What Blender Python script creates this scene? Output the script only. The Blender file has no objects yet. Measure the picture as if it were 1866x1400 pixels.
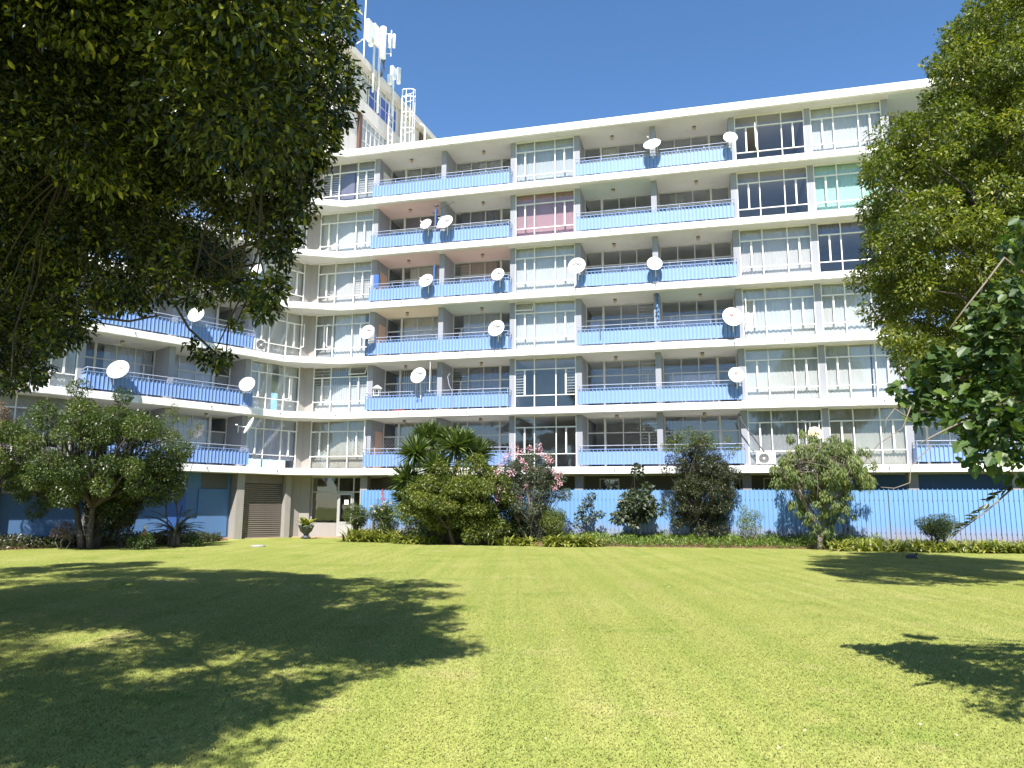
import bpy, math, random
import numpy as np
from mathutils import Matrix, Vector

SC = bpy.context.scene
COL = SC.collection
rng = np.random.default_rng(7)
random.seed(7)

# ------------------------------------------------------------------ camera, sky, sun, exposure
F_PX, PITCH, ROLL, EYE = 1368.57, 0.1610, -0.0052, 1.6
_f = np.array([0, math.cos(PITCH), math.sin(PITCH)])
_d = np.array([0, math.sin(PITCH), -math.cos(PITCH)])
_r = np.array([1.0, 0, 0])
CR = math.cos(ROLL) * _r + math.sin(ROLL) * _d
CD = -math.sin(ROLL) * _r + math.cos(ROLL) * _d
cam = bpy.data.cameras.new('camera')
cam.sensor_fit = 'HORIZONTAL'
cam.sensor_width = 36.0
cam.lens = 36.0 * F_PX / 1866.0
cam.clip_end = 2000.0
cam_ob = bpy.data.objects.new('camera', cam)
COL.objects.link(cam_ob)
cam_ob.matrix_world = Matrix(((CR[0], -CD[0], -_f[0], 0), (CR[1], -CD[1], -_f[1], 0),
                              (CR[2], -CD[2], -_f[2], EYE), (0, 0, 0, 1)))
SC.camera = cam_ob

SUN_EL, SUN_AZ = math.radians(50.0), math.radians(9.0)   # azimuth: degrees to the left of straight behind the camera
TO_SUN = Vector((-math.sin(SUN_AZ) * math.cos(SUN_EL), -math.cos(SUN_AZ) * math.cos(SUN_EL), math.sin(SUN_EL)))
world = bpy.data.worlds.new('World')
SC.world = world
world.use_nodes = True
wn = world.node_tree
wn.nodes.clear()
sky = wn.nodes.new('ShaderNodeTexSky')
sky.sky_type = 'NISHITA'
sky.sun_disc = False
sky.sun_elevation = SUN_EL
sky.sun_rotation = math.atan2(TO_SUN.x, TO_SUN.y)
sky.altitude = 1500.0
sky.air_density = 1.0
sky.dust_density = 0.3
sky.ozone_density = 2.5
bg = wn.nodes.new('ShaderNodeBackground')
bg.inputs['Strength'].default_value = 0.106
wo = wn.nodes.new('ShaderNodeOutputWorld')
hs = wn.nodes.new('ShaderNodeHueSaturation')
hs.inputs['Saturation'].default_value = 1.15
wn.links.new(sky.outputs[0], hs.inputs['Color'])
wn.links.new(hs.outputs[0], bg.inputs['Color'])
wn.links.new(bg.outputs[0], wo.inputs['Surface'])
sl = bpy.data.lights.new('sun', 'SUN')
sl.energy = 5.0
sl.angle = math.radians(0.55)
sl.color = (1.0, 0.965, 0.905)
so = bpy.data.objects.new('sun', sl)
COL.objects.link(so)
so.rotation_euler = TO_SUN.to_track_quat('Z', 'Y').to_euler()
SC.view_settings.view_transform = 'Standard'
SC.view_settings.look = 'None'
SC.view_settings.exposure = 1.12
SC.view_settings.gamma = 1.0
SC.view_settings.use_curve_mapping = False
SC.render.engine = 'CYCLES'
SC.cycles.max_bounces = 8
SC.cycles.transparent_max_bounces = 16
SC.cycles.use_denoising = True

# ------------------------------------------------------------------ where things are
def ray(px, py):
    d = (px - 933) / F_PX * CR + (py - 700) / F_PX * CD + _f
    return d / np.linalg.norm(d)
def at(px, py, Y):
    """point seen at (px,py) of the photograph at Y metres in front of the camera"""
    d = ray(px, py)
    return np.array([0, 0, EYE]) + d * (Y / d[1])
def gnd(px, py, z=0.0):
    d = ray(px, py)
    return np.array([0, 0, EYE]) + d * ((z - EYE) / d[2])

A_R, A_L = 0.2527, 0.8461
PR = np.array([-8.839, 37.383, 0]); DR = np.array([math.cos(A_R), -math.sin(A_R), 0]); NR = np.array([math.sin(A_R), math.cos(A_R), 0])
PL = np.array([-11.388, 36.821, 0]); DL = np.array([-math.cos(A_L), -math.sin(A_L), 0]); NL = np.array([-math.sin(A_L), math.cos(A_L), 0])
_t = math.radians(18.5)
PT = np.array([-9.22, 38.4, 0]); DT = np.array([math.sin(_t), math.cos(_t), 0]); NT = np.array([-math.cos(_t), math.sin(_t), 0])
I3 = (np.zeros(3), np.array([1.0, 0, 0]), np.array([0, 1.0, 0]))
WING = {'R': (PR, DR, NR), 'L': (PL, DL, NL), 'T': (PT, DT, NT), 'W': I3}
ANG = {k: math.atan2(v[1][1], v[1][0]) for k, v in WING.items()}
HAND = {'R': 1, 'L': -1, 'T': 1, 'W': 1}
def W(s, u, w, z):
    P, D, N = WING[s]
    q = P + D * u + N * w
    return (q[0], q[1], z)

# ------------------------------------------------------------------ materials
MATS = {}
def nodemat(name):
    m = bpy.data.materials.new(name); m.use_nodes = True
    nt = m.node_tree
    b = nt.nodes['Principled BSDF']
    MATS[name] = m
    return m, nt, b
def N(nt, t, **kw):
    n = nt.nodes.new(t)
    for k, v in kw.items(): setattr(n, k, v)
    return n
def mixc(nt, fac, a, b, blend='MIX'):
    m = N(nt, 'ShaderNodeMix', data_type='RGBA', blend_type=blend)
    for sock, val in ((0, fac), (6, a), (7, b)):
        if hasattr(val, 'links'): nt.links.new(val, m.inputs[sock])
        elif sock: m.inputs[sock].default_value = (*val, 1)
        else: m.inputs[sock].default_value = val
    return m.outputs[2]
def pos(nt, scale=(1, 1, 1)):
    g = N(nt, 'ShaderNodeNewGeometry')
    mp = N(nt, 'ShaderNodeMapping'); mp.inputs['Scale'].default_value = scale
    nt.links.new(g.outputs['Position'], mp.inputs['Vector'])
    return mp.outputs[0]
def noise(nt, scale, detail=4.0, vec=None, rough=0.55, dist=0.0):
    n = N(nt, 'ShaderNodeTexNoise'); n.inputs['Scale'].default_value = scale
    n.inputs['Detail'].default_value = detail; n.inputs['Roughness'].default_value = rough
    n.inputs['Distortion'].default_value = dist
    nt.links.new(vec if vec is not None else pos(nt), n.inputs['Vector'])
    return n.outputs[0]
def ramp(nt, fac, stops):
    r = N(nt, 'ShaderNodeValToRGB')
    while len(r.color_ramp.elements) < len(stops): r.color_ramp.elements.new(0.5)
    for e, (p, c) in zip(r.color_ramp.elements, stops):
        e.position = p; e.color = (*c, 1) if len(c) == 3 else c
    nt.links.new(fac, r.inputs[0])
    return r.outputs[0]
def bump(nt, b, h, strength=0.2, dist=0.02):
    n = N(nt, 'ShaderNodeBump'); n.inputs['Strength'].default_value = strength; n.inputs['Distance'].default_value = dist
    nt.links.new(h, n.inputs['Height']); nt.links.new(n.outputs[0], b.inputs['Normal'])
def paint(name, col, rough=0.6, var=0.12, dirt=(0.25, 0.22, 0.18), dirt_amt=0.25, scale=1.6, metal=0.0, bmp=0.08, streak=True):
    """painted or plain surface with blotches, grime streaks and fine relief"""
    m, nt, b = nodemat(name)
    n1 = noise(nt, scale, 5)
    lo = tuple(c * (1 - var) for c in col); hi = tuple(min(1, c * (1 + var * .5)) for c in col)
    c = mixc(nt, n1, lo, hi)
    if dirt_amt:
        n2 = noise(nt, 1.0, 6, pos(nt, (2.6, 2.6, 0.35)) if streak else None, 0.65)
        f = ramp(nt, n2, [(0.52, (0, 0, 0)), (0.78, (dirt_amt,) * 3)])
        c = mixc(nt, f, c, dirt)
    nt.links.new(c, b.inputs['Base Color'])
    b.inputs['Roughness'].default_value = rough; b.inputs['Metallic'].default_value = metal
    if bmp: bump(nt, b, noise(nt, 35, 4), bmp, 0.01)
    return m

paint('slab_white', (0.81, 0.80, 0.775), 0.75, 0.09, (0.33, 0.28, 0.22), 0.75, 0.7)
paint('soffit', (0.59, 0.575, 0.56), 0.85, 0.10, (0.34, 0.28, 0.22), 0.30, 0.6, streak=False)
paint('soffit_pink', (0.62, 0.46, 0.44), 0.85, 0.08, dirt_amt=0.1)
paint('soffit_green', (0.42, 0.47, 0.43), 0.85, 0.08, dirt_amt=0.1)
paint('soffit_cream', (0.70, 0.60, 0.46), 0.85, 0.08, dirt_amt=0.1)
paint('grey_paint', (0.27, 0.275, 0.31), 0.7, 0.12, (0.12, 0.11, 0.11), 0.3, 1.0)
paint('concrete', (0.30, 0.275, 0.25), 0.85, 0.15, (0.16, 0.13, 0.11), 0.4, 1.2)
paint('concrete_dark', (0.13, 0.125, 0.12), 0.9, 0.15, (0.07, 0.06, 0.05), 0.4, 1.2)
paint('interior', (0.42, 0.40, 0.42), 0.9, 0.10, dirt_amt=0)
paint('interior_floor', (0.16, 0.11, 0.08), 0.6, 0.15, dirt_amt=0)
paint('frame_white', (0.72, 0.70, 0.66), 0.5, 0.08, (0.35, 0.28, 0.2), 0.25, 3)
paint('frame_grey', (0.55, 0.54, 0.53), 0.5, 0.08, (0.25, 0.2, 0.16), 0.25, 3)
paint('white_metal', (0.78, 0.78, 0.76), 0.4, 0.05, (0.4, 0.32, 0.22), 0.15, 3)
paint('dish_white', (0.76, 0.75, 0.73), 0.5, 0.08, (0.42, 0.32, 0.2), 0.45, 4, streak=False)
paint('dish_rust', (0.66, 0.52, 0.36), 0.7, 0.25, (0.35, 0.14, 0.05), 0.9, 5, streak=False)
paint('rail_paint', (0.40, 0.43, 0.56), 0.45, 0.10, (0.25, 0.2, 0.18), 0.3, 4)
paint('dark_metal', (0.08, 0.08, 0.085), 0.5, 0.2, dirt_amt=0)
paint('blue_wall', (0.075, 0.165, 0.33), 0.7, 0.10, (0.10, 0.13, 0.18), 0.35, 0.9)
paint('blue_deep', (0.035, 0.11, 0.34), 0.6, 0.1, dirt_amt=0.1)
paint('blue_panel', (0.05, 0.10, 0.36), 0.35, 0.1, dirt_amt=0.1)
paint('tower_white', (0.62, 0.57, 0.52), 0.8, 0.12, (0.30, 0.24, 0.2), 0.5, 0.8)
paint('rust_wall', (0.12, 0.065, 0.05), 0.85, 0.2, (0.08, 0.04, 0.03), 0.4, 1.2)
paint('shutter', (0.19, 0.165, 0.145), 0.5, 0.15, (0.20, 0.09, 0.05), 0.5, 0.7, metal=0.3)
paint('door_pink', (0.55, 0.36, 0.28), 0.7, 0.05, dirt_amt=0.1)
paint('aluminium', (0.50, 0.49, 0.47), 0.45, 0.08, dirt_amt=0.2, metal=0.4)
paint('paper', (0.82, 0.82, 0.80), 0.8, 0.02, dirt_amt=0)
paint('letter_grey', (0.03, 0.032, 0.036), 0.7, 0.05, dirt_amt=0)
paint('logo_red', (0.62, 0.13, 0.12), 0.7, 0.1, dirt_amt=0)
paint('lamp_glass', (0.45, 0.36, 0.30), 0.4, 0.1, dirt_amt=0.2)
paint('bark', (0.055, 0.042, 0.032), 0.9, 0.35, (0.03, 0.025, 0.02), 0.6, 7, bmp=0.6)
paint('bark_pale', (0.20, 0.165, 0.13), 0.9, 0.3, (0.08, 0.06, 0.05), 0.5, 9, bmp=0.5)
paint('soil', (0.16, 0.085, 0.045), 0.95, 0.35, (0.07, 0.045, 0.03), 0.6, 2.2, bmp=0.7, streak=False)
paint('paving', (0.36, 0.26, 0.18), 0.9, 0.15, (0.2, 0.15, 0.1), 0.4, 1.5, streak=False)
paint('pot_dark', (0.05, 0.055, 0.06), 0.6, 0.2, (0.12, 0.1, 0.08), 0.4, 6)
paint('stone_grey', (0.30, 0.28, 0.25), 0.9, 0.2, (0.15, 0.12, 0.1), 0.5, 8, streak=False)
paint('cat_fur', (0.045, 0.04, 0.045), 0.8, 0.3, dirt_amt=0, scale=40)
paint('cat_nose', (0.12, 0.07, 0.07), 0.6, 0.1, dirt_amt=0)
paint('terracotta', (0.34, 0.12, 0.06), 0.8, 0.15, dirt_amt=0.2)

def sheet_mat(name, col, soil_z=None):
    m, nt, b = nodemat(name)
    n1 = noise(nt, 1.1, 5)
    c = mixc(nt, n1, tuple(x * .93 for x in col), tuple(min(1, x * 1.05) for x in col))
    n2 = noise(nt, 1.0, 6, pos(nt, (5, 5, .5)), .65)
    c = mixc(nt, ramp(nt, n2, [(.55, (0, 0, 0)), (.8, (.25, .25, .25))]), c, (.27, .28, .30))
    c = mixc(nt, ramp(nt, noise(nt, 1.0, 5, pos(nt, (9, 9, 1.1)), .6), [(.70, (0, 0, 0)), (.82, (.5, .5, .5))]), c, (.30, .17, .10))
    if soil_z is not None:
        g = N(nt, 'ShaderNodeNewGeometry'); s = N(nt, 'ShaderNodeSeparateXYZ')
        nt.links.new(g.outputs['Position'], s.inputs[0])
        ad = N(nt, 'ShaderNodeMath', operation='MULTIPLY_ADD'); ad.inputs[1].default_value = .55; ad.inputs[2].default_value = -.27
        nt.links.new(noise(nt, 1.3, 5), ad.inputs[0])
        su = N(nt, 'ShaderNodeMath', operation='SUBTRACT'); nt.links.new(s.outputs[2], su.inputs[0]); nt.links.new(ad.outputs[0], su.inputs[1])
        mr = N(nt, 'ShaderNodeMapRange'); mr.inputs[1].default_value = soil_z + .7; mr.inputs[2].default_value = soil_z
        mr.inputs[3].default_value = 0; mr.inputs[4].default_value = .7
        nt.links.new(su.outputs[0], mr.inputs[0])
        c = mixc(nt, mr.outputs[0], c, (.30, .20, .12))
    nt.links.new(c, b.inputs['Base Color']); b.inputs['Roughness'].default_value = .5
    return m
sheet_mat('sheet_blue', (0.19, 0.30, 0.56))
sheet_mat('fence_blue', (0.135, 0.275, 0.50), 0.25)

def glass_mat(name, tint=(0.95, 0.965, 0.97), boost=0.85, base=0.06):
    m = bpy.data.materials.new(name); m.use_nodes = True; nt = m.node_tree; nt.nodes.clear()
    o = N(nt, 'ShaderNodeOutputMaterial'); tr = N(nt, 'ShaderNodeBsdfTransparent'); gl = N(nt, 'ShaderNodeBsdfGlossy')
    tr.inputs[0].default_value = (*tint, 1); gl.inputs['Roughness'].default_value = 0.015
    lw = N(nt, 'ShaderNodeLayerWeight'); lw.inputs[0].default_value = .5
    fr = N(nt, 'ShaderNodeMath', operation='POWER'); fr.inputs[1].default_value = 5.0; nt.links.new(lw.outputs['Facing'], fr.inputs[0])
    ma = N(nt, 'ShaderNodeMath', operation='MULTIPLY_ADD', use_clamp=True); ma.inputs[1].default_value = boost; ma.inputs[2].default_value = base
    nt.links.new(fr.outputs[0], ma.inputs[0])
    mx = N(nt, 'ShaderNodeMixShader')
    nt.links.new(ma.outputs[0], mx.inputs[0]); nt.links.new(tr.outputs[0], mx.inputs[1]); nt.links.new(gl.outputs[0], mx.inputs[2])
    bp = N(nt, 'ShaderNodeBump'); bp.inputs['Strength'].default_value = .03; bp.inputs['Distance'].default_value = .05
    nt.links.new(noise(nt, 1.5, 2), bp.inputs['Height']); nt.links.new(bp.outputs[0], gl.inputs['Normal'])
    nt.links.new(mx.outputs[0], o.inputs[0])
    MATS[name] = m
glass_mat('glass')

def cloth_mat(name, col):
    m = bpy.data.materials.new(name); m.use_nodes = True; nt = m.node_tree; nt.nodes.clear()
    o = N(nt, 'ShaderNodeOutputMaterial'); di = N(nt, 'ShaderNodeBsdfDiffuse'); tl = N(nt, 'ShaderNodeBsdfTranslucent'); mx = N(nt, 'ShaderNodeMixShader')
    c = mixc(nt, noise(nt, 2.0, 4, pos(nt, (3, 3, .6))), tuple(x * .8 for x in col), col)
    nt.links.new(c, di.inputs[0]); nt.links.new(c, tl.inputs[0]); mx.inputs[0].default_value = .3
    nt.links.new(di.outputs[0], mx.inputs[1]); nt.links.new(tl.outputs[0], mx.inputs[2]); nt.links.new(mx.outputs[0], o.inputs[0])
    MATS[name] = m
for nm, c in dict(white=(.73, .72, .71), warm=(.70, .65, .62), pink=(.58, .34, .36), green=(.55, .80, .67), lilac=(.60, .60, .72), grey=(.44, .44, .46),
                  beige=(.50, .46, .40), dusk=(.26, .25, .33), navy=(.07, .08, .16), blind=(.62, .64, .66), rose=(.60, .45, .44), red=(.55, .04, .05)).items():
    cloth_mat('cloth_' + nm, c)

def leaf_mat(name, stops, rough=0.42, trans=0.30, spec=0.5):
    m = bpy.data.materials.new(name); m.use_nodes = True; nt = m.node_tree
    b = nt.nodes['Principled BSDF']; o = nt.nodes['Material Output']
    at_ = N(nt, 'ShaderNodeAttribute', attribute_name='tint')
    c = ramp(nt, at_.outputs['Fac'], stops)
    nt.links.new(c, b.inputs['Base Color']); b.inputs['Roughness'].default_value = rough
    b.inputs['Specular IOR Level'].default_value = spec
    tl = N(nt, 'ShaderNodeBsdfTranslucent')
    c2 = mixc(nt, 1.0, c, (1.35, 1.5, 0.55), 'MULTIPLY'); nt.links.new(c2, tl.inputs[0])
    mx = N(nt, 'ShaderNodeMixShader'); mx.inputs[0].default_value = trans
    nt.links.new(b.outputs[0], mx.inputs[1]); nt.links.new(tl.outputs[0], mx.inputs[2]); nt.links.new(mx.outputs[0], o.inputs[0])
    MATS[name] = m
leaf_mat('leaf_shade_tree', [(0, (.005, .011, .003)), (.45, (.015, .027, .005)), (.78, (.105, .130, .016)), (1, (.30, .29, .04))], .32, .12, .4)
leaf_mat('leaf_column_tree', [(0, (.045, .062, .012)), (.5, (.112, .145, .020)), (.85, (.21, .222, .028)), (1, (.29, .26, .035))], .45, .32)
leaf_mat('leaf_maple', [(0, (.022, .045, .010)), (.6, (.05, .095, .018)), (1, (.11, .16, .03))], .45, .30)
leaf_mat('leaf_mid', [(0, (.028, .05, .012)), (.6, (.062, .095, .02)), (1, (.15, .16, .03))], .40, .28)
leaf_mat('leaf_bright', [(0, (.05, .075, .012)), (.6, (.12, .15, .022)), (1, (.22, .21, .035))], .45, .30)
leaf_mat('leaf_dark', [(0, (.022, .030, .012)), (.6, (.045, .055, .020)), (1, (.09, .09, .03))], .42, .22)
leaf_mat('leaf_peach', [(0, (.05, .085, .02)), (.6, (.125, .165, .035)), (1, (.24, .26, .06))], .45, .30)
leaf_mat('leaf_myrtle', [(0, (.035, .050, .030)), (.6, (.075, .095, .050)), (1, (.13, .15, .08))], .5, .25)
leaf_mat('leaf_yucca', [(0, (.045, .070, .018)), (.6, (.10, .145, .035)), (1, (.20, .24, .07))], .45, .20)
leaf_mat('leaf_strap', [(0, (.09, .12, .015)), (.5, (.20, .22, .03)), (1, (.38, .36, .10))], .45, .25)
leaf_mat('leaf_weed', [(0, (.05, .09, .012)), (.6, (.12, .19, .025)), (1, (.22, .28, .05))], .5, .30)
leaf_mat('leaf_dry', [(0, (.07, .045, .03)), (.6, (.16, .10, .06)), (1, (.26, .17, .10))], .6, .2)
leaf_mat('petal_pink', [(0, (.58, .26, .40)), (1, (.80, .50, .62))], .6, .3)
leaf_mat('petal_cream', [(0, (.55, .40, .24)), (1, (.72, .60, .46))], .6, .25)
leaf_mat('petal_red', [(0, (.55, .02, .03)), (1, (.75, .06, .05))], .6, .3)

def grass_color(nt):
    v = pos(nt)
    big = noise(nt, .22, 4, v, .6)
    # mower passes: soft bands that run away from the camera to the right
    mp = N(nt, 'ShaderNodeMapping'); mp.inputs['Rotation'].default_value = (0, 0, math.radians(-14)); mp.inputs['Scale'].default_value = (2.4, .06, 1)
    nt.links.new(v, mp.inputs[0])
    band = noise(nt, 1.0, 3, mp.outputs[0], .6)
    mp2 = N(nt, 'ShaderNodeMapping'); mp2.inputs['Rotation'].default_value = (0, 0, math.radians(-62)); mp2.inputs['Scale'].default_value = (1.3, .06, 1)
    nt.links.new(v, mp2.inputs[0])
    band2 = noise(nt, 1.0, 3, mp2.outputs[0], .6)
    fine = noise(nt, 7, 5, v, .65)
    c = ramp(nt, big, [(.30, (.315, .345, .085)), (.55, (.380, .395, .120)), (.75, (.45, .43, .165))])
    c = mixc(nt, ramp(nt, band, [(.42, (.6, .6, .6)), (.56, (0, 0, 0))]), c, (.270, .325, .075))
    c = mixc(nt, ramp(nt, band2, [(.50, (0, 0, 0)), (.66, (.5, .5, .5))]), c, (.37, .36, .11))
    c = mixc(nt, ramp(nt, fine, [(.35, (.6, .6, .6)), (.55, (0, 0, 0))]), c, (.290, .315, .080))
    clo = noise(nt, .55, 5, v, .65)
    c = mixc(nt, ramp(nt, clo, [(.56, (0, 0, 0)), (.68, (.75, .75, .75))]), c, (.215, .285, .055))
    dry = noise(nt, .9, 6, v, .7)
    c = mixc(nt, ramp(nt, dry, [(.57, (0, 0, 0)), (.74, (.8, .8, .8))]), c, (.47, .40, .19))
    return c
m, nt, b = nodemat('lawn')
c = grass_color(nt)
c = mixc(nt, ramp(nt, noise(nt, 45, 3), [(.35, (.4, .4, .4)), (.6, (0, 0, 0))]), c, (.20, .22, .04))
nt.links.new(c, b.inputs['Base Color']); b.inputs['Roughness'].default_value = .9; b.inputs['Specular IOR Level'].default_value = .1
bump(nt, b, noise(nt, 60, 5), .5, .02)
m, nt, b = nodemat('grass_blade')
c = grass_color(nt)
ta = N(nt, 'ShaderNodeAttribute', attribute_name='tint')
c = mixc(nt, 1.0, c, ramp(nt, ta.outputs['Fac'], [(0, (.88, .92, .85)), (.75, (1.03, 1.03, 1.03)), (1, (1.25, 1.18, 1.4))]), 'MULTIPLY')
nt.links.new(c, b.inputs['Base Color']); b.inputs['Roughness'].default_value = .65; b.inputs['Specular IOR Level'].default_value = .2
gn = N(nt, 'ShaderNodeNewGeometry'); vm = N(nt, 'ShaderNodeVectorMath', operation='SCALE'); vm.inputs['Scale'].default_value = .35; nt.links.new(gn.outputs['Normal'], vm.inputs[0])
va = N(nt, 'ShaderNodeVectorMath', operation='ADD'); va.inputs[1].default_value = (0, 0, .8); nt.links.new(vm.outputs[0], va.inputs[0])
vn = N(nt, 'ShaderNodeVectorMath', operation='NORMALIZE'); nt.links.new(va.outputs[0], vn.inputs[0]); nt.links.new(vn.outputs[0], b.inputs['Normal'])
tl = N(nt, 'ShaderNodeBsdfTranslucent'); nt.links.new(c, tl.inputs[0])
mx = N(nt, 'ShaderNodeMixShader'); mx.inputs[0].default_value = .3
nt.links.new(b.outputs[0], mx.inputs[1]); nt.links.new(tl.outputs[0], mx.inputs[2]); nt.links.new(mx.outputs[0], nt.nodes['Material Output'].inputs[0])

# ------------------------------------------------------------------ mesh helpers
def link(o, parent=None):
    COL.objects.link(o)
    if parent is not None:
        o.parent = parent
        o.matrix_parent_inverse = WM[parent.name].inverted()
    WM[o.name] = o.matrix_basis.copy()
    return o
WM = {}
def tag(o, label=None, cat=None, group=None, kind=None):
    if label: o['label'] = label
    if cat: o['category'] = cat
    if group: o['group'] = group
    if kind: o['kind'] = kind
    return o
def empty(name, loc, label, cat, group=None, rz=0.0):
    o = bpy.data.objects.new(name, None); o.location = loc; o.rotation_euler = (0, 0, rz); o.empty_display_size = .3
    link(o)
    return tag(o, label, cat, group)
def rawmesh(name, v, faces):
    me = bpy.data.meshes.new(name)
    me.from_pydata([tuple(p) for p in v], [], faces)
    me.update()
    return me
def npmesh(name, v, quads):
    """fast mesh from numpy: v (n,3), quads (m,k) with equal-sized faces"""
    me = bpy.data.meshes.new(name)
    n, (m_, k) = len(v), quads.shape
    me.vertices.add(n); me.vertices.foreach_set('co', np.asarray(v, np.float32).ravel())
    me.loops.add(m_ * k); me.loops.foreach_set('vertex_index', np.asarray(quads, np.int32).ravel())
    me.polygons.add(m_); me.polygons.foreach_set('loop_start', np.arange(0, m_ * k, k, dtype=np.int32))
    me.polygons.foreach_set('loop_total', np.full(m_, k, np.int32))
    me.update(calc_edges=True)
    return me
class MB:
    def __init__(s): s.v = []; s.f = []
    def pts(s, p, faces):
        n = len(s.v); s.v += [tuple(map(float, q)) for q in p]; s.f += [tuple(n + i for i in fc) for fc in faces]
    def box(s, side, u0, u1, w0, w1, z0, z1):
        p = [W(side, u, w, z) for z in (z0, z1) for (u, w) in ((u0, w0), (u1, w0), (u1, w1), (u0, w1))]
        s.pts(p, [(3, 2, 1, 0), (4, 5, 6, 7), (0, 1, 5, 4), (1, 2, 6, 5), (2, 3, 7, 6), (3, 0, 4, 7)])
        return s
    def prism(s, poly, z0, z1):
        n = len(poly); p = [(x, y, z0) for x, y in poly] + [(x, y, z1) for x, y in poly]
        s.pts(p, [tuple(range(n - 1, -1, -1)), tuple(range(n, 2 * n))] + [(i, (i + 1) % n, n + (i + 1) % n, n + i) for i in range(n)])
        return s
    def tube(s, path, rad, sides=6, cap=True):
        path = [np.array(p, float) for p in path]
        if not hasattr(rad, '__len__'): rad = [rad] * len(path)
        rings = []
        a = None
        for i, p in enumerate(path):
            t = path[min(i + 1, len(path) - 1)] - path[max(i - 1, 0)]
            t = t / (np.linalg.norm(t) + 1e-9)
            if a is None:
                a = np.cross(t, np.array([0, 0, 1.0]) if abs(t[2]) < .9 else np.array([1.0, 0, 0]))
            a = a - t * (a @ t); a = a / (np.linalg.norm(a) + 1e-9); bb = np.cross(t, a)
            rings.append([p + rad[i] * (math.cos(k * 2 * math.pi / sides) * a + math.sin(k * 2 * math.pi / sides) * bb) for k in range(sides)])
        p = [q for r in rings for q in r]; fc = []
        for i in range(len(path) - 1):
            for k in range(sides):
                k2 = (k + 1) % sides
                fc.append((i * sides + k, i * sides + k2, (i + 1) * sides + k2, (i + 1) * sides + k))
        if cap: fc += [tuple(range(sides - 1, -1, -1)), tuple((len(path) - 1) * sides + k for k in range(sides))]
        s.pts(p, fc)
        return s
    def lathe(s, c, prof, sides=16):
        p = [(c[0] + r * math.cos(k * 2 * math.pi / sides), c[1] + r * math.sin(k * 2 * math.pi / sides), c[2] + z) for r, z in prof for k in range(sides)]
        fc = [(i * sides + k, i * sides + (k + 1) % sides, (i + 1) * sides + (k + 1) % sides, (i + 1) * sides + k) for i in range(len(prof) - 1) for k in range(sides)]
        fc += [tuple(range(sides - 1, -1, -1)), tuple((len(prof) - 1) * sides + k for k in range(sides))]
        s.pts(p, fc)
        return s
    def build(s, name, mat, parent=None, smooth=False, bevel=0.0, loc=None):
        v = np.array(s.v)
        if loc is None: loc = np.array([(v[:, 0].min() + v[:, 0].max()) / 2, (v[:, 1].min() + v[:, 1].max()) / 2, v[:, 2].min()])
        me = rawmesh(name, v - loc, s.f)
        me.materials.append(MATS[mat])
        if smooth:
            me.polygons.foreach_set('use_smooth', [True] * len(me.polygons))
        o = bpy.data.objects.new(name, me); o.location = loc
        link(o, parent)
        if bevel:
            bm_ = o.modifiers.new('edge', 'BEVEL'); bm_.width = bevel; bm_.segments = 2; bm_.limit_method = 'ANGLE'
        return o
def obox(name, mat, parent, *a, **k): return MB().box(*a).build(name, mat, parent, **k)
UNIT = {}
def unit(name, mat, side, parent, u0, u1, w0, w1, z0, z1):
    """axis box that shares one unit mesh per material"""
    key = (name, mat)
    if key not in UNIT:
        me = rawmesh(name, [(x, y, z) for z in (0, 1) for (x, y) in ((0, 0), (1, 0), (1, 1), (0, 1))],
                     [(3, 2, 1, 0), (4, 5, 6, 7), (0, 1, 5, 4), (1, 2, 6, 5), (2, 3, 7, 6), (3, 0, 4, 7)])
        me.materials.append(MATS[mat]); UNIT[key] = me
    o = bpy.data.objects.new(name, UNIT[key])
    h = HAND[side]
    o.location = W(side, u0, w0, z0); o.rotation_euler = (0, 0, ANG[side]); o.scale = (u1 - u0, h * (w1 - w0), z1 - z0)
    link(o, parent)
    return o
def copy_tree(src, delta=None, matrix=None, parent=None):
    """copy a thing with its parts and sub-parts; matrix maps the old world position to the new one"""
    def rec(s, par):
        c = s.copy(); COL.objects.link(c)
        m = matrix @ WM[s.name]
        c.parent = None; c.matrix_basis = m
        WM[c.name] = m
        if par is not None:
            c.parent = par; c.matrix_parent_inverse = WM[par.name].inverted()
        for ch in list(s.children): rec(ch, c)
        return c
    return rec(src, parent)

# ------------------------------------------------------------------ ground
def xy(side, u, w): return W(side, u, w, 0)[:2]
g = MB(); g.pts([(-400, -300, 0), (400, -300, 0), (400, 600, 0), (-400, 600, 0)], [(0, 1, 2, 3)])
tag(g.build('lawn', 'lawn', loc=np.zeros(3)), kind='structure', label='mown green lawn in front of the apartment block')
pv = MB(); pv.prism([xy('R', -3.2, .2), xy('R', 1.6, .2), xy('R', 1.6, 3), xy('R', -1.5, 3), xy('L', -.9, 3), xy('L', 2.1, 2), xy('L', 2.1, .55), xy('L', -1.0, .45)], 0.0, .045)
tag(pv.build('entrance_paving', 'paving'), kind='structure', label='strip of tan paving before the entrance and shutter')
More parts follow.
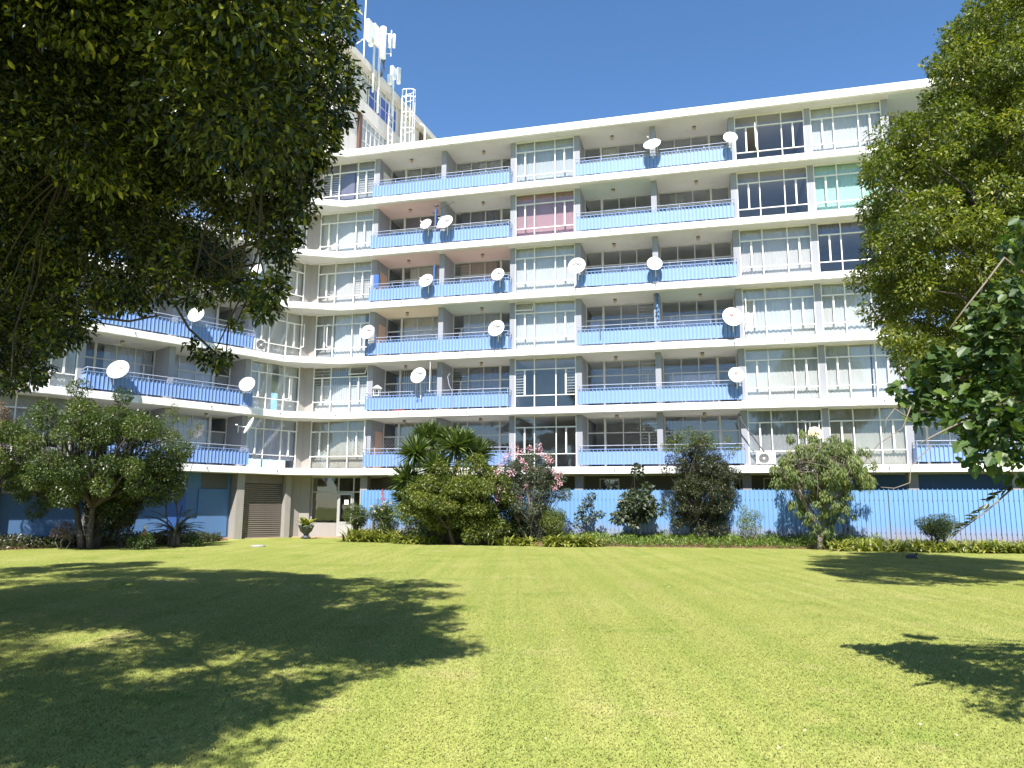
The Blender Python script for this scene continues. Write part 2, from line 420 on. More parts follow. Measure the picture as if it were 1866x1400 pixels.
# planting beds: soil that rises from the lawn edge to the wall behind
def bed(name, front, back, h0, h1, label):
    p, fc = [], []
    n = len(front)
    for i in range(n):
        for k in range(7):
            t = k / 6; q = np.array(front[i]) * (1 - t) + np.array(back[i]) * t
            z = h0 + (h1 - h0) * (t ** .8) + (.05 * random.random() if 0 < k < 6 else 0)
            p.append((q[0], q[1], z if k else -.02))
    for i in range(n - 1):
        for k in range(6): fc.append((i * 7 + k, (i + 1) * 7 + k, (i + 1) * 7 + k + 1, i * 7 + k + 1))
    m_ = MB(); m_.pts(p, fc)
    tag(m_.build(name, 'soil', smooth=True), kind='structure', label=label)
FENCE_W = -.42
fr, bk = [], []
for i in range(41):
    u = 1.8 + i * (36 - 1.8) / 40
    d = np.interp(u, [1.8, 4, 6, 9, 13, 20, 28, 36], [1.9, 2.3, 2.7, 3.0, 2.9, 2.2, 1.7, 1.7]) + .12 * math.sin(u * 2.3) + .08 * math.sin(u * 5.1)
    fr.append(xy('R', u, FENCE_W - d)); bk.append(xy('R', u, FENCE_W + .15))
bed('soil_bed', fr, bk, .02, .30, 'brown soil bed along the blue fence')
fr, bk = [], []
for i in range(25):
    u = 2.5 + i * 17 / 24
    d = np.interp(u, [2.5, 4, 6, 9, 14, 20], [1.2, 2.6, 3.2, 3.4, 3.2, 3.0]) + .15 * math.sin(u * 2.9)
    fr.append(xy('L', u, .95 - d)); bk.append(xy('L', u, .95))
bed('soil_bed', fr, bk, .02, .12, 'shaded soil bed under the left trees')

# ------------------------------------------------------------------ apartment building
H, Z1, TH, OV = 2.8, 3.054, .32, .75
BLD = empty('apartment_building', (PR[0], PR[1], 0), 'white and blue six storey apartment block with balconies and a taller rear tower', 'building')
def zb(k): return Z1 + (k - 1) * H           # underside of slab k (k = 7 is the roof)
def inter(w):
    A = np.array([DR[:2], -DL[:2]]).T
    s_ = np.linalg.solve(A, ((PL + NL * w) - (PR + NR * w))[:2])
    return xy('R', s_[0], w)
END_R, END_L, DEEP = 36.0, 21.0, 10.0
outline = [xy('L', END_L, 0), xy('L', 0, 0), xy('R', 0, 0), xy('R', END_R, 0), xy('R', END_R, DEEP), inter(DEEP), xy('L', END_L, DEEP)]
for k in range(1, 8):
    th = .38 if k == 7 else TH
    m_ = MB().prism(outline, zb(k), zb(k) + th)
    o = m_.build('roof_slab' if k == 7 else 'floor_slab', 'slab_white', BLD, bevel=.012)
    # plastered underside, butted below the slab a little behind its edge
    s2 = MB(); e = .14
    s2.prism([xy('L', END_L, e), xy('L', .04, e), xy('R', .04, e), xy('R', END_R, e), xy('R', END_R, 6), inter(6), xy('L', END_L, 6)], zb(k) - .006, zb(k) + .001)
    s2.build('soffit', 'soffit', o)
    # drain spouts through the fascia
    us = [('R', u) for u in (.02, 3.4, 6.9, 10.4, 13.9, 17.6, 21.4, 25.2, 29)] + [('L', u) for u in (.05, 3.6, 7.2, 10.8)]
    if k < 7:
        for sd, u in us:
            p0, p1 = W(sd, u, .05, zb(k) + .2), W(sd, u, -.10, zb(k) + .17)
            MB().tube([p0, p1], .022, 6).build('drain_spout', 'dark_metal', o)
# body that closes the rooms off
for sd, end in (('R', END_R), ('L', END_L)):
    obox('core_wall', 'interior', BLD, sd, -2.0 if sd == 'R' else -1.2, end, 5.2, 5.4, 0, zb(7))
obox('end_wall', 'concrete', BLD, 'R', END_R - .25, END_R - .01, .3, 9.9, 0, zb(7) - .01)

PANES = [0]
LOOSE = MB()          # panes beyond the first 300, joined
def pane(win, s_, u0, u1, w, z0, z1, single):
    if single and PANES[0] < 298:
        PANES[0] += 1
        unit('pane', 'glass', s_, win, u0, u1, w - .003, w + .003, z0, z1)
    else:
        LOOSE.box(s_, u0, u1, w - .003, w + .003, z0, z1)
def curtain(name, mat, parent, s_, u0, u1, w, z0, z1, pleat=.16, depth=.022, gap=None, hem=0.0):
    """hanging cloth with irregular pleats; gap=(ua,ub) leaves an opening"""
    m_ = MB()
    runs = [(u0, u1)] if not gap else [(u0, gap[0]), (gap[1], u1)]
    for a, b_ in runs:
        n = max(6, int((b_ - a) / .045)); ph = random.random() * 6; p, fc = [], []
        for i in range(n + 1):
            u = a + (b_ - a) * i / n
            wob = math.sin(u / pleat * 6.28 + ph + .9 * math.sin(u * 2.1 + ph)) * depth * (.6 + .4 * math.sin(u * 1.3 + ph))
            for j, z in enumerate((z0 + hem * random.random(), (z0 + z1) / 2, z1)):
                p.append(W(s_, u + .02 * math.sin(u * 9 + j), w + wob * (1.15, 1, .6)[j], z))
        for i in range(n):
            for j in range(2): fc.append((i * 3 + j, (i + 1) * 3 + j, (i + 1) * 3 + j + 1, i * 3 + j + 1))
        m_.pts(p, fc)
    return m_.build(name, 'cloth_' + mat, parent, smooth=True)
def bars(parent, s_, rects, w, kind):
    m_ = MB()
    for u0, u1, z0, z1 in rects:
        if kind in ('grid', 'rows'):
            n = max(3, int((z1 - z0) / .13))
            for i in range(1, n): m_.box(s_, u0, u1, w, w + .012, z0 + (z1 - z0) * i / n - .009, z0 + (z1 - z0) * i / n + .009)
        if kind in ('grid', 'verticals'):
            n = max(3, int((u1 - u0) / .12))
            for i in range(1, n): m_.box(s_, u0 + (u1 - u0) * i / n - .007, u0 + (u1 - u0) * i / n + .007, w + .014, w + .026, z0, z1)
        if kind == 'scroll':
            n = max(2, int((u1 - u0) / .2)); r = max(2, int((z1 - z0) / .17))
            for i in range(n):
                for j in range(r):
                    cu, cz = u0 + (i + .5) * (u1 - u0) / n, z0 + (j + .5) * (z1 - z0) / r
                    ring = [W(s_, cu + .075 * math.cos(t * .785), w, cz + .075 * math.sin(t * .785)) for t in range(9)]
                    m_.tube(ring, .008, 4, False)
            for i in range(n + 1): m_.box(s_, u0 + (u1 - u0) * i / n - .008, u0 + (u1 - u0) * i / n + .008, w + .012, w + .024, z0, z1)
        if kind == 'diamond':
            n = int((u1 - u0 + z1 - z0) / .17)
            for i in range(1, n):
                o_ = i * .17
                for sg in (1, -1):
                    pts_ = []
                    for uu, zz in ((o_, 0), (0, o_)):
                        pts_.append([uu, zz])
                    a_, b_ = pts_
                    if a_[0] > u1 - u0: a_ = [u1 - u0, o_ - (u1 - u0)]
                    if b_[1] > z1 - z0: b_ = [o_ - (z1 - z0), z1 - z0]
                    fu = (lambda q: u0 + q) if sg > 0 else (lambda q: u1 - q)
                    m_.tube([W(s_, fu(a_[0]), w + .01 * sg, z0 + a_[1]), W(s_, fu(b_[0]), w + .01 * sg, z0 + b_[1])], .008, 4, False)
    if m_.v: return m_.build('burglar_bars', 'frame_white', parent)
def glazed_bay(s_, u0, u1, k, cur, single=True, bar=None, opens=(), toph=None, w=OV):
    """storey-high steel window: three lights wide, fanlights over casements over low panes"""
    z0, z1 = zb(k) + TH, zb(k + 1) - .007
    t = .042
    m1, m2 = u0 + (u1 - u0) * .325, u0 + (u1 - u0) * .675
    zl, zt = z0 + (z1 - z0) * .265, z0 + (z1 - z0) * .775
    fm = MB(); d0, d1 = w - .045, w + .045
    fm.box(s_, u0, u0 + t, d0, d1, z0, z1).box(s_, u1 - t, u1, d0, d1, z0, z1)
    fm.box(s_, u0 + t, u1 - t, d0, d1, z0, z0 + t).box(s_, u0 + t, u1 - t, d0, d1, z1 - t, z1)
    for mm in (m1, m2): fm.box(s_, mm - .022, mm + .022, d0 + .004, d1 - .004, z0 + t, z1 - t)
    cols = [(u0 + t, m1 - .022), (m1 + .022, m2 - .022), (m2 + .022, u1 - t)]
    for i, (a, b_) in enumerate(cols):
        fm.box(s_, a, b_, d0 + .008, d1 - .008, zl - .018, zl + .018)
        fm.box(s_, a, b_, d0 + .008, d1 - .008, zt - (.03 if i != 1 else .018), zt + .03)
        if i != 1:
            c_ = (a + b_) / 2
            fm.box(s_, c_ - .036, c_ + .036, d0 - .012, d1 - .01, zl + .018, zt - .03)
    win = fm.build('window', 'frame_white', BLD)
    for i, (a, b_) in enumerate(cols):
        pane(win, s_, a, b_, w, z0 + t, zl - .018, single)
        if not (toph == i): pane(win, s_, a, b_, w, zt + .03, z1 - t, single)
        if i == 1: pane(win, s_, a, b_, w, zl + .018, zt - .018, single)
        else:
            c_ = (a + b_) / 2
            for j, (aa, bb) in enumerate(((a, c_ - .036), (c_ + .036, b_))):
                if (i, j) not in opens: pane(win, s_, aa, bb, w, zl + .018, zt - .03, single)
    # casements that stand open, hinged at the side of the light
    for (i, j) in opens:
        a, b_ = cols[i]; c_ = (a + b_) / 2
        aa, bb = ((a, c_ - .036), (c_ + .036, b_))[j]
        hinge, far = (aa, bb) if j == 0 else (bb, aa)
        wd = abs(bb - aa); sgn = 1 if j == 0 else -1
        an = math.radians(78)
        hu, hw = hinge, w - .05
        du, dw = sgn * math.cos(an), -math.sin(an)
        cm = MB(); zz0, zz1 = zl + .03, zt - .04
        def cp(s0, th_, z): return W(s_, hu + du * s0 - dw * th_, hw + dw * s0 + du * th_, z)
        def cbox(s0, s1, z_0, z_1, th_=.018):
            pp = [cp(a_, b2, z) for z in (z_0, z_1) for a_, b2 in ((s0, -th_), (s1, -th_), (s1, th_), (s0, th_))]
            cm.pts(pp, [(3, 2, 1, 0), (4, 5, 6, 7), (0, 1, 5, 4), (1, 2, 6, 5), (2, 3, 7, 6), (3, 0, 4, 7)])
        cbox(0, .035, zz0, zz1); cbox(wd - .035, wd, zz0, zz1); cbox(.035, wd - .035, zz0, zz0 + .035); cbox(.035, wd - .035, zz1 - .035, zz1)
        cm.build('open_casement', 'frame_white', win)
        cm = MB(); cbox(.035, wd - .035, zz0 + .035, zz1 - .035, .003); cm.build('pane', 'glass', win)
    if toph is not None:
        a, b_ = cols[toph]; hgt = z1 - t - zt - .03; an = math.radians(28); cm = MB()
        def tp(u, s0, th_): return W(s_, u, w - .05 - math.sin(an) * s0 - math.cos(an) * th_, z1 - t - math.cos(an) * s0 + math.sin(an) * th_)
        def tbox(ua, ub, s0, s1, th_=.016):
            pp = [tp(u, q, r_) for r_ in (-th_, th_) for u, q in ((ua, s0), (ub, s0), (ub, s1), (ua, s1))]
            cm.pts(pp, [(3, 2, 1, 0), (4, 5, 6, 7), (0, 1, 5, 4), (1, 2, 6, 5), (2, 3, 7, 6), (3, 0, 4, 7)])
        tbox(a, a + .035, 0, hgt); tbox(b_ - .035, b_, 0, hgt); tbox(a + .035, b_ - .035, 0, .035); tbox(a + .035, b_ - .035, hgt - .035, hgt)
        cm.build('open_fanlight', 'frame_white', win)
        cm = MB(); tbox(a + .035, b_ - .035, .035, hgt - .035, .003); cm.build('pane', 'glass', win)
    if bar:
        rects = []
        for i in (0, 2):
            a, b_ = cols[i]; c_ = (a + b_) / 2
            rects += [(a, c_ - .036, zl + .03, zt - .03), (c_ + .036, b_, zl + .03, zt - .03)]
        if bar == 'grid':
            bars(win, s_, rects[2:], w + .06, 'grid'); bars(win, s_, rects[:2] + [(cols[0][0], cols[0][1], zt + .03, z1 - t)], w + .06, 'rows')
            bars(win, s_, [(cols[1][0], cols[1][1], zl, z1 - t)], w + .06, 'verticals')
        else: bars(win, s_, rects if bar != 'some' else [rects[0], rects[3]], w + .06, 'rows' if bar == 'some' else bar)
    # cloth
    for spec in cur:
        col_, f0, f1 = spec[:3]
        lo = spec[3] if len(spec) > 3 else 0.02
        hi = spec[4] if len(spec) > 4 else 1
        cu0, cu1 = u0 + .01 + (u1 - u0 - .02) * f0, u0 + .01 + (u1 - u0 - .02) * f1
        curtain('curtain', col_, win, s_, cu0, cu1, w + .17 + (.05 if len(spec) > 5 else 0), z0 + lo * (z1 - z0), z0 + (z1 - z0) * hi - .004, pleat=random.uniform(.12, .22), hem=.03)
    return win
def party_wall(s_, u0, u1, k, w0=OV - .06, w1=5.2, mat='grey_paint'):
    return obox('column' if u1 - u0 < .5 else 'wall', mat, BLD, s_, u0, u1, w0, w1, zb(k) + TH, zb(k + 1) - .007)
def sheet(name, mat, parent, s_, path_u0, path_u1, w, z0, z1, ret=None, pitch=.168, rib=.042, gap_top=0, groove=.035):
    """profiled metal sheeting: recessed pans between narrow ribs, with returns to the columns"""
    pr = []
    if ret: pr += [(path_u0, ret), (path_u0, w + rib)]
    n = max(2, round((path_u1 - path_u0) / pitch)); pt = (path_u1 - path_u0) / n
    zt = z1 - gap_top
    pr = [(u, ww, zt) for u, ww in pr]
    for i in range(n):
        b0 = path_u0 + i * pt
        pr += [(b0 + .002, w, z1), (b0 + .026, w, z1), (b0 + .034, w + rib, zt), (b0 + pt - .034, w + rib, zt), (b0 + pt - .030, w + rib + groove, zt), (b0 + pt - .006, w + rib + groove, zt)]
    pr += [(path_u1 - .001, w, z1)]
    if ret: pr += [(path_u1, w + rib, zt), (path_u1, ret, zt)]
    p = []; fc = []
    for u, ww, zz in pr: p += [W(s_, u, ww, z0), W(s_, u, ww, zz)]
    for i in range(len(pr) - 1): fc.append((2 * i, 2 * i + 2, 2 * i + 3, 2 * i + 1))
    m_ = MB(); m_.pts(p, fc)
    return m_.build(name, mat, parent)
def balcony(s_, ua, ub, mid, k, look, sof=(None, None), tint='cloth'):
    """double balcony: back windows and doors, dividing wall, parapet with rail, ceiling lamps"""
    fz, cz = zb(k) + TH, zb(k + 1) - .007
    wb = 2.2
    if mid is not None: obox('dividing_wall', 'grey_paint', BLD, s_, mid - .13, mid + .13, OV - .1, wb, fz, cz)
    halves = [(ua, mid - .13, 0), (mid + .13, ub, 1)] if mid is not None else [(ua, ub, 0)]
    for (a, b_, hi) in halves:
        lk = look[hi]
        # back frame: door beside the outer wall, three lights towards the divider
        dw_ = .82
        d0, d1 = (a + .05, a + .05 + dw_) if hi == 0 else (b_ - .05 - dw_, b_ - .05)
        l0, l1 = (d1, b_ - .05) if hi == 0 else (a + .05, d0)
        zt = fz + (cz - fz) * .70
        fm = MB(); q0, q1 = wb - .04, wb + .04
        fm.box(s_, a, b_, q0 + .004, q1 - .004, cz - .05, cz).box(s_, a, a + .05, q0, q1, fz, cz - .05).box(s_, b_ - .05, b_, q0, q1, fz, cz - .05)
        dd = d1 if hi == 0 else d0
        fm.box(s_, dd - .055, dd + .055, q0 - .004, q1, fz, cz - .05)
        e0, e1 = (dd + .055, b_ - .05) if hi == 0 else (a + .05, dd - .055)
        g0, g1 = (a + .05, dd - .055) if hi == 0 else (dd + .055, b_ - .05)
        lights = [e0 + (e1 - e0) * i / 3 for i in range(4)]
        for x in lights[1:3]: fm.box(s_, x - .02, x + .02, q0 + .006, q1 - .006, fz, cz - .05)
        fm.box(s_, g0, g1, q0 + .008, q1 - .008, zt - .03, zt + .03)
        fm.box(s_, e0, e1, q0 + .008, q1 - .008, zt - .02, zt + .02)
        fm.box(s_, e0, e1, q0 + .008, q1 - .008, fz + .55, fz + .6)
        cas = 2 if hi == 0 else 0
        xc = (lights[cas] + lights[cas + 1]) / 2
        fm.box(s_, xc - .035, xc + .035, q0 + .002, q1 - .01, fz + .6, zt - .02)
        win = fm.build('balcony_window', 'frame_grey', BLD)
        for x0, x1 in zip(lights[:-1], lights[1:]):
            for (za, zc) in ((zt + .02, cz - .05), (fz + .6, zt - .02), (fz, fz + .55)):
                pane(win, s_, x0 + .02, x1 - .02, wb, za, zc, False)
        pane(win, s_, g0, g1, wb, zt + .03, cz - .05, False); pane(win, s_, g0, g1, wb, fz, zt - .03, False)
        if lk.get('bar'):
            bars(win, s_, [(lights[cas] + .02, lights[cas + 1] - .02, fz + .6, cz - .06)], wb + .06, lk['bar'])
            if lk['bar'] == 'verticals': bars(win, s_, [(e0, e1, fz + .6, cz - .06), (g0, g1, fz, zt)], wb + .07, 'verticals')
        if lk.get('dbar'): bars(win, s_, [(g0, g1, fz + .2, zt - .03)], wb + .05, 'diamond')
        for (col_, f0, f1) in lk.get('cur', ()):
            hi_z = lk.get('top', 1.0)
            curtain('curtain', col_, win, s_, e0 + (e1 - e0) * f0, e0 + (e1 - e0) * f1, wb + .16, fz + .1, fz + (cz - fz) * hi_z - .03)
        if lk.get('dcur'): curtain('curtain', lk['dcur'], win, s_, g0, g1, wb + .16, fz + .1, zt)
        if sof[hi]:
            obox('ceiling_panel', sof[hi], BLD, s_, a, b_, .30, wb - .045, cz - .006, cz - .001)
        # ceiling lamp
        c_ = (a + b_) / 2 + (.15 if hi else -.15); lw = 1.15
        pp = W(s_, c_, lw, cz)
        lm = MB().lathe((pp[0], pp[1], cz - .03), [(.085, 0), (.085, .028)], 10).build('ceiling_lamp', 'dark_metal', BLD)
        MB().lathe((pp[0], pp[1], cz - .21), [(.035, 0), (.075, .03), (.085, .12), (.06, .178)], 10).build('lamp_shade', 'lamp_glass', lm, smooth=True)
        if lk.get('sidedoor'):
            ww = (1.15, 2.0)
            uu = a + .001 if hi == 0 else b_ - .001
            obox('cupboard_door', lk['sidedoor'], BLD, s_, uu, uu + (.03 if hi == 0 else -.03), ww[0], ww[1], fz, fz + 1.95)
    parapet(s_, ua - .10, ub + .10, k, open_r=(ub > 33))
def parapet(s_, u0, u1, k, open_r=False):
    fz = zb(k) + TH
    w = .07
    p = sheet('balcony_parapet', 'sheet_blue', BLD, s_, u0, u1, w, fz + .10, fz + .77, ret=OV - .07, gap_top=.085)
    # flat top rail on the ribs, round handrail above, posts
    m_ = MB().box(s_, u0 - .01, u1 + .01, w - .018, w + .010, fz + .775, fz + .80)
    m_.box(s_, u0 - .012, u0 + .016, w + .012, OV - .07, fz + .777, fz + .798).box(s_, u1 - .016, u1 + .012, w + .012, OV - .07, fz + .777, fz + .798)
    m_.build('top_rail', 'sheet_blue', p)
    m_ = MB().tube([W(s_, u0, OV - .07, fz + .90), W(s_, u0, w + .06, fz + .955), W(s_, u0 + .05, w + .03, fz + .955), W(s_, u1 - .05, w + .03, fz + .955), W(s_, u1, w + .06, fz + .955), W(s_, u1, OV - .07, fz + .90)], .016, 8)
    m_.build('handrail', 'rail_paint', p, smooth=True)
    n = 6
    for i in range(n + 1):
        u = u0 + .04 + (u1 - u0 - .08) * i / n
        unit('post', 'rail_paint', s_, p, u - .011, u + .011, w + .046, w + .066, fz + .002, fz + .935)
    return p

WHT = [('white', 0, 1)]
BAY_U = {'A': (-1.72, 1.36), 'C': (9.08, 12.08), 'D': (19.74, 22.84), 'E': (23.10, 26.12)}
SPEC = {   # curtains, bars, open lights for each storey of the facing wing
 'A': {6: dict(cur=[('dusk', 0, .58), ('grey', .6, 1)], bar='rows'), 5: dict(cur=WHT), 4: dict(cur=[('warm', 0, 1)], bar='rows'),
       3: dict(cur=[('grey', 0, .28), ('white', .33, .9)], opens=((0, 1), (1, 0))[:1]), 2: dict(cur=[('white', 0, 1, .02, .62)], bar='grid', toph=2), 1: dict(cur=[('beige', 0, 1)], bar='scroll')},
 'C': {6: dict(cur=[('blind', 0, 1)]), 5: dict(cur=[('pink', 0, 1)]), 4: dict(cur=[('white', 0, 1)]), 3: dict(cur=WHT, toph=0), 2: dict(cur=[], bar='some'), 1: dict(cur=[])},
 'D': {6: dict(cur=[], opens=((0, 1),)), 5: dict(cur=[]), 4: dict(cur=[('warm', 0, 1)]), 3: dict(cur=[('white', 0, 1, .06)], opens=((0, 0),)), 2: dict(cur=WHT), 1: dict(cur=[('grey', 0, 1)])},
 'E': {6: dict(cur=[('white', 0, 1)]), 5: dict(cur=[('green', 0, 1)]), 4: dict(cur=[('dusk', 0, 1, .78, 1)]), 3: dict(cur=WHT), 2: dict(cur=[('white', 0, .62), ('white', .64, 1)]), 1: dict(cur=[('beige', 0, 1)])}}
LOOKS = {  # the two back rooms of each double balcony
 'B1': {6: [dict(cur=[('grey', .0, .5)], sidedoor='frame_white'), dict(cur=[('lilac', .5, 1)], bar='rows')], 5: [dict(cur=[('dusk', 0, 1)]), dict(cur=[('dusk', .1, .9)])],
        4: [dict(cur=[('warm', .1, 1)], dcur='navy', sidedoor='door_pink'), dict(cur=[('rose', .1, .9)], bar='rows')], 3: [dict(cur=[('warm', 0, 1)], dcur='navy', sidedoor='door_pink'), dict(cur=[('lilac', .2, .95)])],
        2: [dict(cur=[('dusk', 0, 1)], bar='verticals'), dict(cur=[('dusk', .36, 1)], bar='rows')], 1: [dict(cur=[('beige', 0, 1)], dbar=1, sidedoor='door_pink'), dict()]},
 'B2': {6: [dict(cur=[('white', 0, .3)]), dict()], 5: [dict(cur=[('lilac', 0, .9)], top=.8), dict(cur=[('grey', .2, .5)])], 4: [dict(cur=[('warm', 0, .3), ('lilac', .4, 1)], top=.7), dict(cur=[('lilac', .1, 1)], top=.66)],
        3: [dict(dcur='lilac', bar='rows'), dict(cur=[('lilac', 0, .95)], top=.72)], 2: [dict(bar='grid'), dict(cur=[('lilac', .1, 1)], top=.68)], 1: [dict(bar='rows'), dict(cur=[('dusk', 0, .4)])]},
 'B3': {k: [dict(cur=[('dusk', .2, .8)]), dict()] for k in range(1, 7)}}
SOF = {'B1': {5: ('soffit_pink', None), 4: ('soffit_pink', 'soffit_pink'), 3: ('soffit_cream', 'soffit_green')}, 'B2': {5: ('soffit_green', None), 3: (None, 'soffit_green')}, 'B3': {6: ('soffit_green', 'soffit_green')}}
# the windows that show largest are built first so that they get the single panes
for bay in 'CDAE':
    for k in range(1, 7):
        glazed_bay('R', *BAY_U[bay], k, **SPEC[bay][k])
LSPEC = {1: dict(cur=[('lilac', 0, .98, .17)]), 2: dict(cur=[('white', 0, .40), ('white', .52, 1)], opens=((0, 1),)), 3: dict(cur=[('warm', 0, 1)], opens=((0, 0),)),
         4: dict(cur=[('warm', 0, 1)], opens=((2, 0),)), 5: dict(cur=WHT), 6: dict(cur=[('grey', 0, 1)])}
for k in range(1, 7):
    glazed_bay('L', -1.40, 1.36, k, single=k <= 3, **LSPEC[k])
    glazed_bay('L', 9.08, 12.08, k, [('warm' if k % 2 else 'white', 0, 1)], single=False)
    for a, b_ in ((1.36, 1.64), (8.82, 9.08), (12.08, 12.36), (19.46, 19.74), (22.84, 23.10), (26.12, 26.40)):
        party_wall('R', a, b_, k)
    for a, b_ in ((1.36, 1.64), (8.82, 9.08), (12.08, 12.36)):
        party_wall('L', a, b_, k)
    balcony('R', 1.64, 8.82, 5.25, k, LOOKS['B1'][k], SOF['B1'].get(k, (None, None)))
    balcony('R', 12.36, 19.46, 15.92, k, LOOKS['B2'][k], SOF['B2'].get(k, (None, None)))
    balcony('R', 26.40, 33.6, 30.0, k, LOOKS['B3'][k], SOF['B3'].get(k, (None, None)))
    balcony('L', 1.64, 8.82, 5.25, k, [dict(cur=[('lilac', 0, 1)], dcur='grey'), dict(cur=[('lilac', 0, .85)])])
    balcony('L', 12.36, 19.46, 15.92, k, [dict(cur=[('grey', 0, .6)]), dict()])
    # pier in the inner corner, dressed towards both wings
    MB().prism([xy('R', -1.72, OV), xy('R', -1.72, OV + .9), inter(2.2), xy('L', -1.40, OV + .9), xy('L', -1.40, OV), inter(OV - .02)], zb(k) + TH, zb(k + 1) - .007).build('corner_pier', 'concrete', BLD)
    # room floors show behind bare glass
    for s_, a, b_ in (('R', -1.6, 1.4), ('R', 9.1, 12.1), ('R', 19.8, 26.1)):
        obox('room_floor', 'interior_floor', BLD, s_, a, b_, OV + .1, 5.1, zb(k) + TH + .002, zb(k) + TH + .014)
lo = LOOSE.build('pane', 'glass', BLD); lo['kind'] = 'stuff'

# ---- ground storey of the facing wing
zc = zb(1) - .007
for u in (1.42, 8.85, 12.2, 19.6, 23.0, 26.2, 30, 33.5):
    obox('ground_column', 'concrete', BLD, 'R', u - .19, u + .19, .55, .93, 0, zc)
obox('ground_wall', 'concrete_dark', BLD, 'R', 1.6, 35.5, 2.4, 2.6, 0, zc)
for u in (6.0, 12.9, 18.9, 20.4):
    fm = MB(); z0_, z1_ = zc - .78, zc - .12
    fm.box('R', u, u + .95, 2.33, 2.397, z0_, z0_ + .05).box('R', u, u + .95, 2.33, 2.397, z1_ - .05, z1_)
    for uu in (u, u + .45, u + .90): fm.box('R', uu, uu + .05, 2.335, 2.396, z0_ + .05, z1_ - .05)
    wn_ = fm.build('ground_window', 'frame_grey', BLD)
    for uu in (u + .05, u + .50): unit('pane', 'glass', 'R', wn_, uu, uu + .40, 2.36, 2.366, z0_ + .05, z1_ - .05)
obox('blue_back_wall', 'blue_deep', BLD, 'R', 23.6, 35, 2.36, 2.398, 1.9, zc - .02)
# ---- entrance: glazed screen and door
we = 1.0
fm = MB()
for u in (-1.62, -.16, .68, 1.18): fm.box('R', u - .03, u + .03, we - .04, we + .04, .05, zc)
for a, b_ in ((-1.59, -.19), (-.13, .65), (.71, 1.15)):
    fm.box('R', a, b_, we - .035, we + .035, 2.22, 2.29).box('R', a, b_, we - .035, we + .035, zc - .07, zc)
sc = fm.build('entrance_screen', 'aluminium', BLD)
obox('screen_panel', 'concrete', sc, 'R', -1.59, -.19, we - .02, we + .02, .05, .72)
for a, b_, z0_, z1_ in ((-1.59, -.19, .72, 2.22), (-1.59, -.19, 2.29, zc - .07), (-.13, .65, 2.29, zc - .07), (.71, 1.15, 2.29, zc - .07), (.71, 1.15, .06, 2.22)):
    unit('pane', 'glass', 'R', sc, a, b_, we - .003, we + .003, z0_, z1_)
dm = MB(); d0, d1 = we - .06, we - .015
dm.box('R', -.12, -.03, d0, d1, .06, 2.2).box('R', .55, .64, d0, d1, .06, 2.2).box('R', -.03, .55, d0, d1, 2.1, 2.2).box('R', -.03, .55, d0, d1, .68, .78)
dm.box('R', -.03, .55, d0 + .01, d1 - .005, .06, .68)
door = dm.build('entrance_door', 'aluminium', BLD)
unit('pane', 'glass', 'R', door, -.03, .55, we - .04, we - .034, .78, 2.1)
obox('notice', 'paper', door, 'R', .22, .44, we - .066, we - .062, 1.62, 1.86)
MB().tube([W('R', .02, d0 - .002, 1.05), W('R', .02, d0 - .06, 1.08), W('R', .02, d0 - .06, 1.32), W('R', .02, d0 - .002, 1.35)], .012, 6).build('door_handle', 'dark_metal', door)
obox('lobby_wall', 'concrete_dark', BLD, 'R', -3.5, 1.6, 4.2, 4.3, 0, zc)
# ---- roller shutter between two concrete posts, and the blue service wall
obox('ground_column', 'concrete', BLD, 'L', 1.50, 1.88, .35, .95, 0, zc)
obox('ground_column', 'concrete', BLD, 'L', -1.02, -.72, .35, .95, 0, zc)
MB().prism([xy('L', -1.03, .95), xy('L', -1.03, .6), inter(.58), xy('R', -1.66, .8), xy('R', -1.66, 1.6), inter(2.0)], 0, zc).build('corner_pier', 'concrete', BLD)
sh = obox('shutter_box', 'shutter', BLD, 'L', -.70, 1.48, .60, .92, 2.62, zc)
SLAT = []
def slat(name, z):
    # curved slat with a deep interlocking groove above it
    if not SLAT:
        P_, D_, N_ = WING['L']; pr = [(.690, 0), (.655, .006), (.640, .030), (.640, .052), (.655, .076), (.690, .082)]
        m_ = MB(); v = []
        for u in (-.70, 1.48): v += [W('L', u, w_, zz) for w_, zz in pr]
        m_.pts(v, [(i, i + 1, 7 + i, 6 + i) for i in range(5)])
        SLAT.append(rawmesh(name, np.array(m_.v), m_.f)); SLAT[0].materials.append(MATS['shutter'])
    o = bpy.data.objects.new(name, SLAT[0]); o.location = (0, 0, z); link(o, sh)
obox('shutter_back', 'dark_metal', sh, 'L', -.70, 1.48, .695, .71, .05, 2.62)
z = .16
while z < 2.6:
    slat('shutter_slat', z)
    z += .098
bb_ = obox('bottom_rail', 'shutter', sh, 'L', -.70, 1.48, .64, .70, .05, .155)
for i in range(28): unit('vent_slot', 'dark_metal', 'L', bb_, -.66 + i * .075, -.62 + i * .075, .636, .6395, .075, .13)
wl = .95
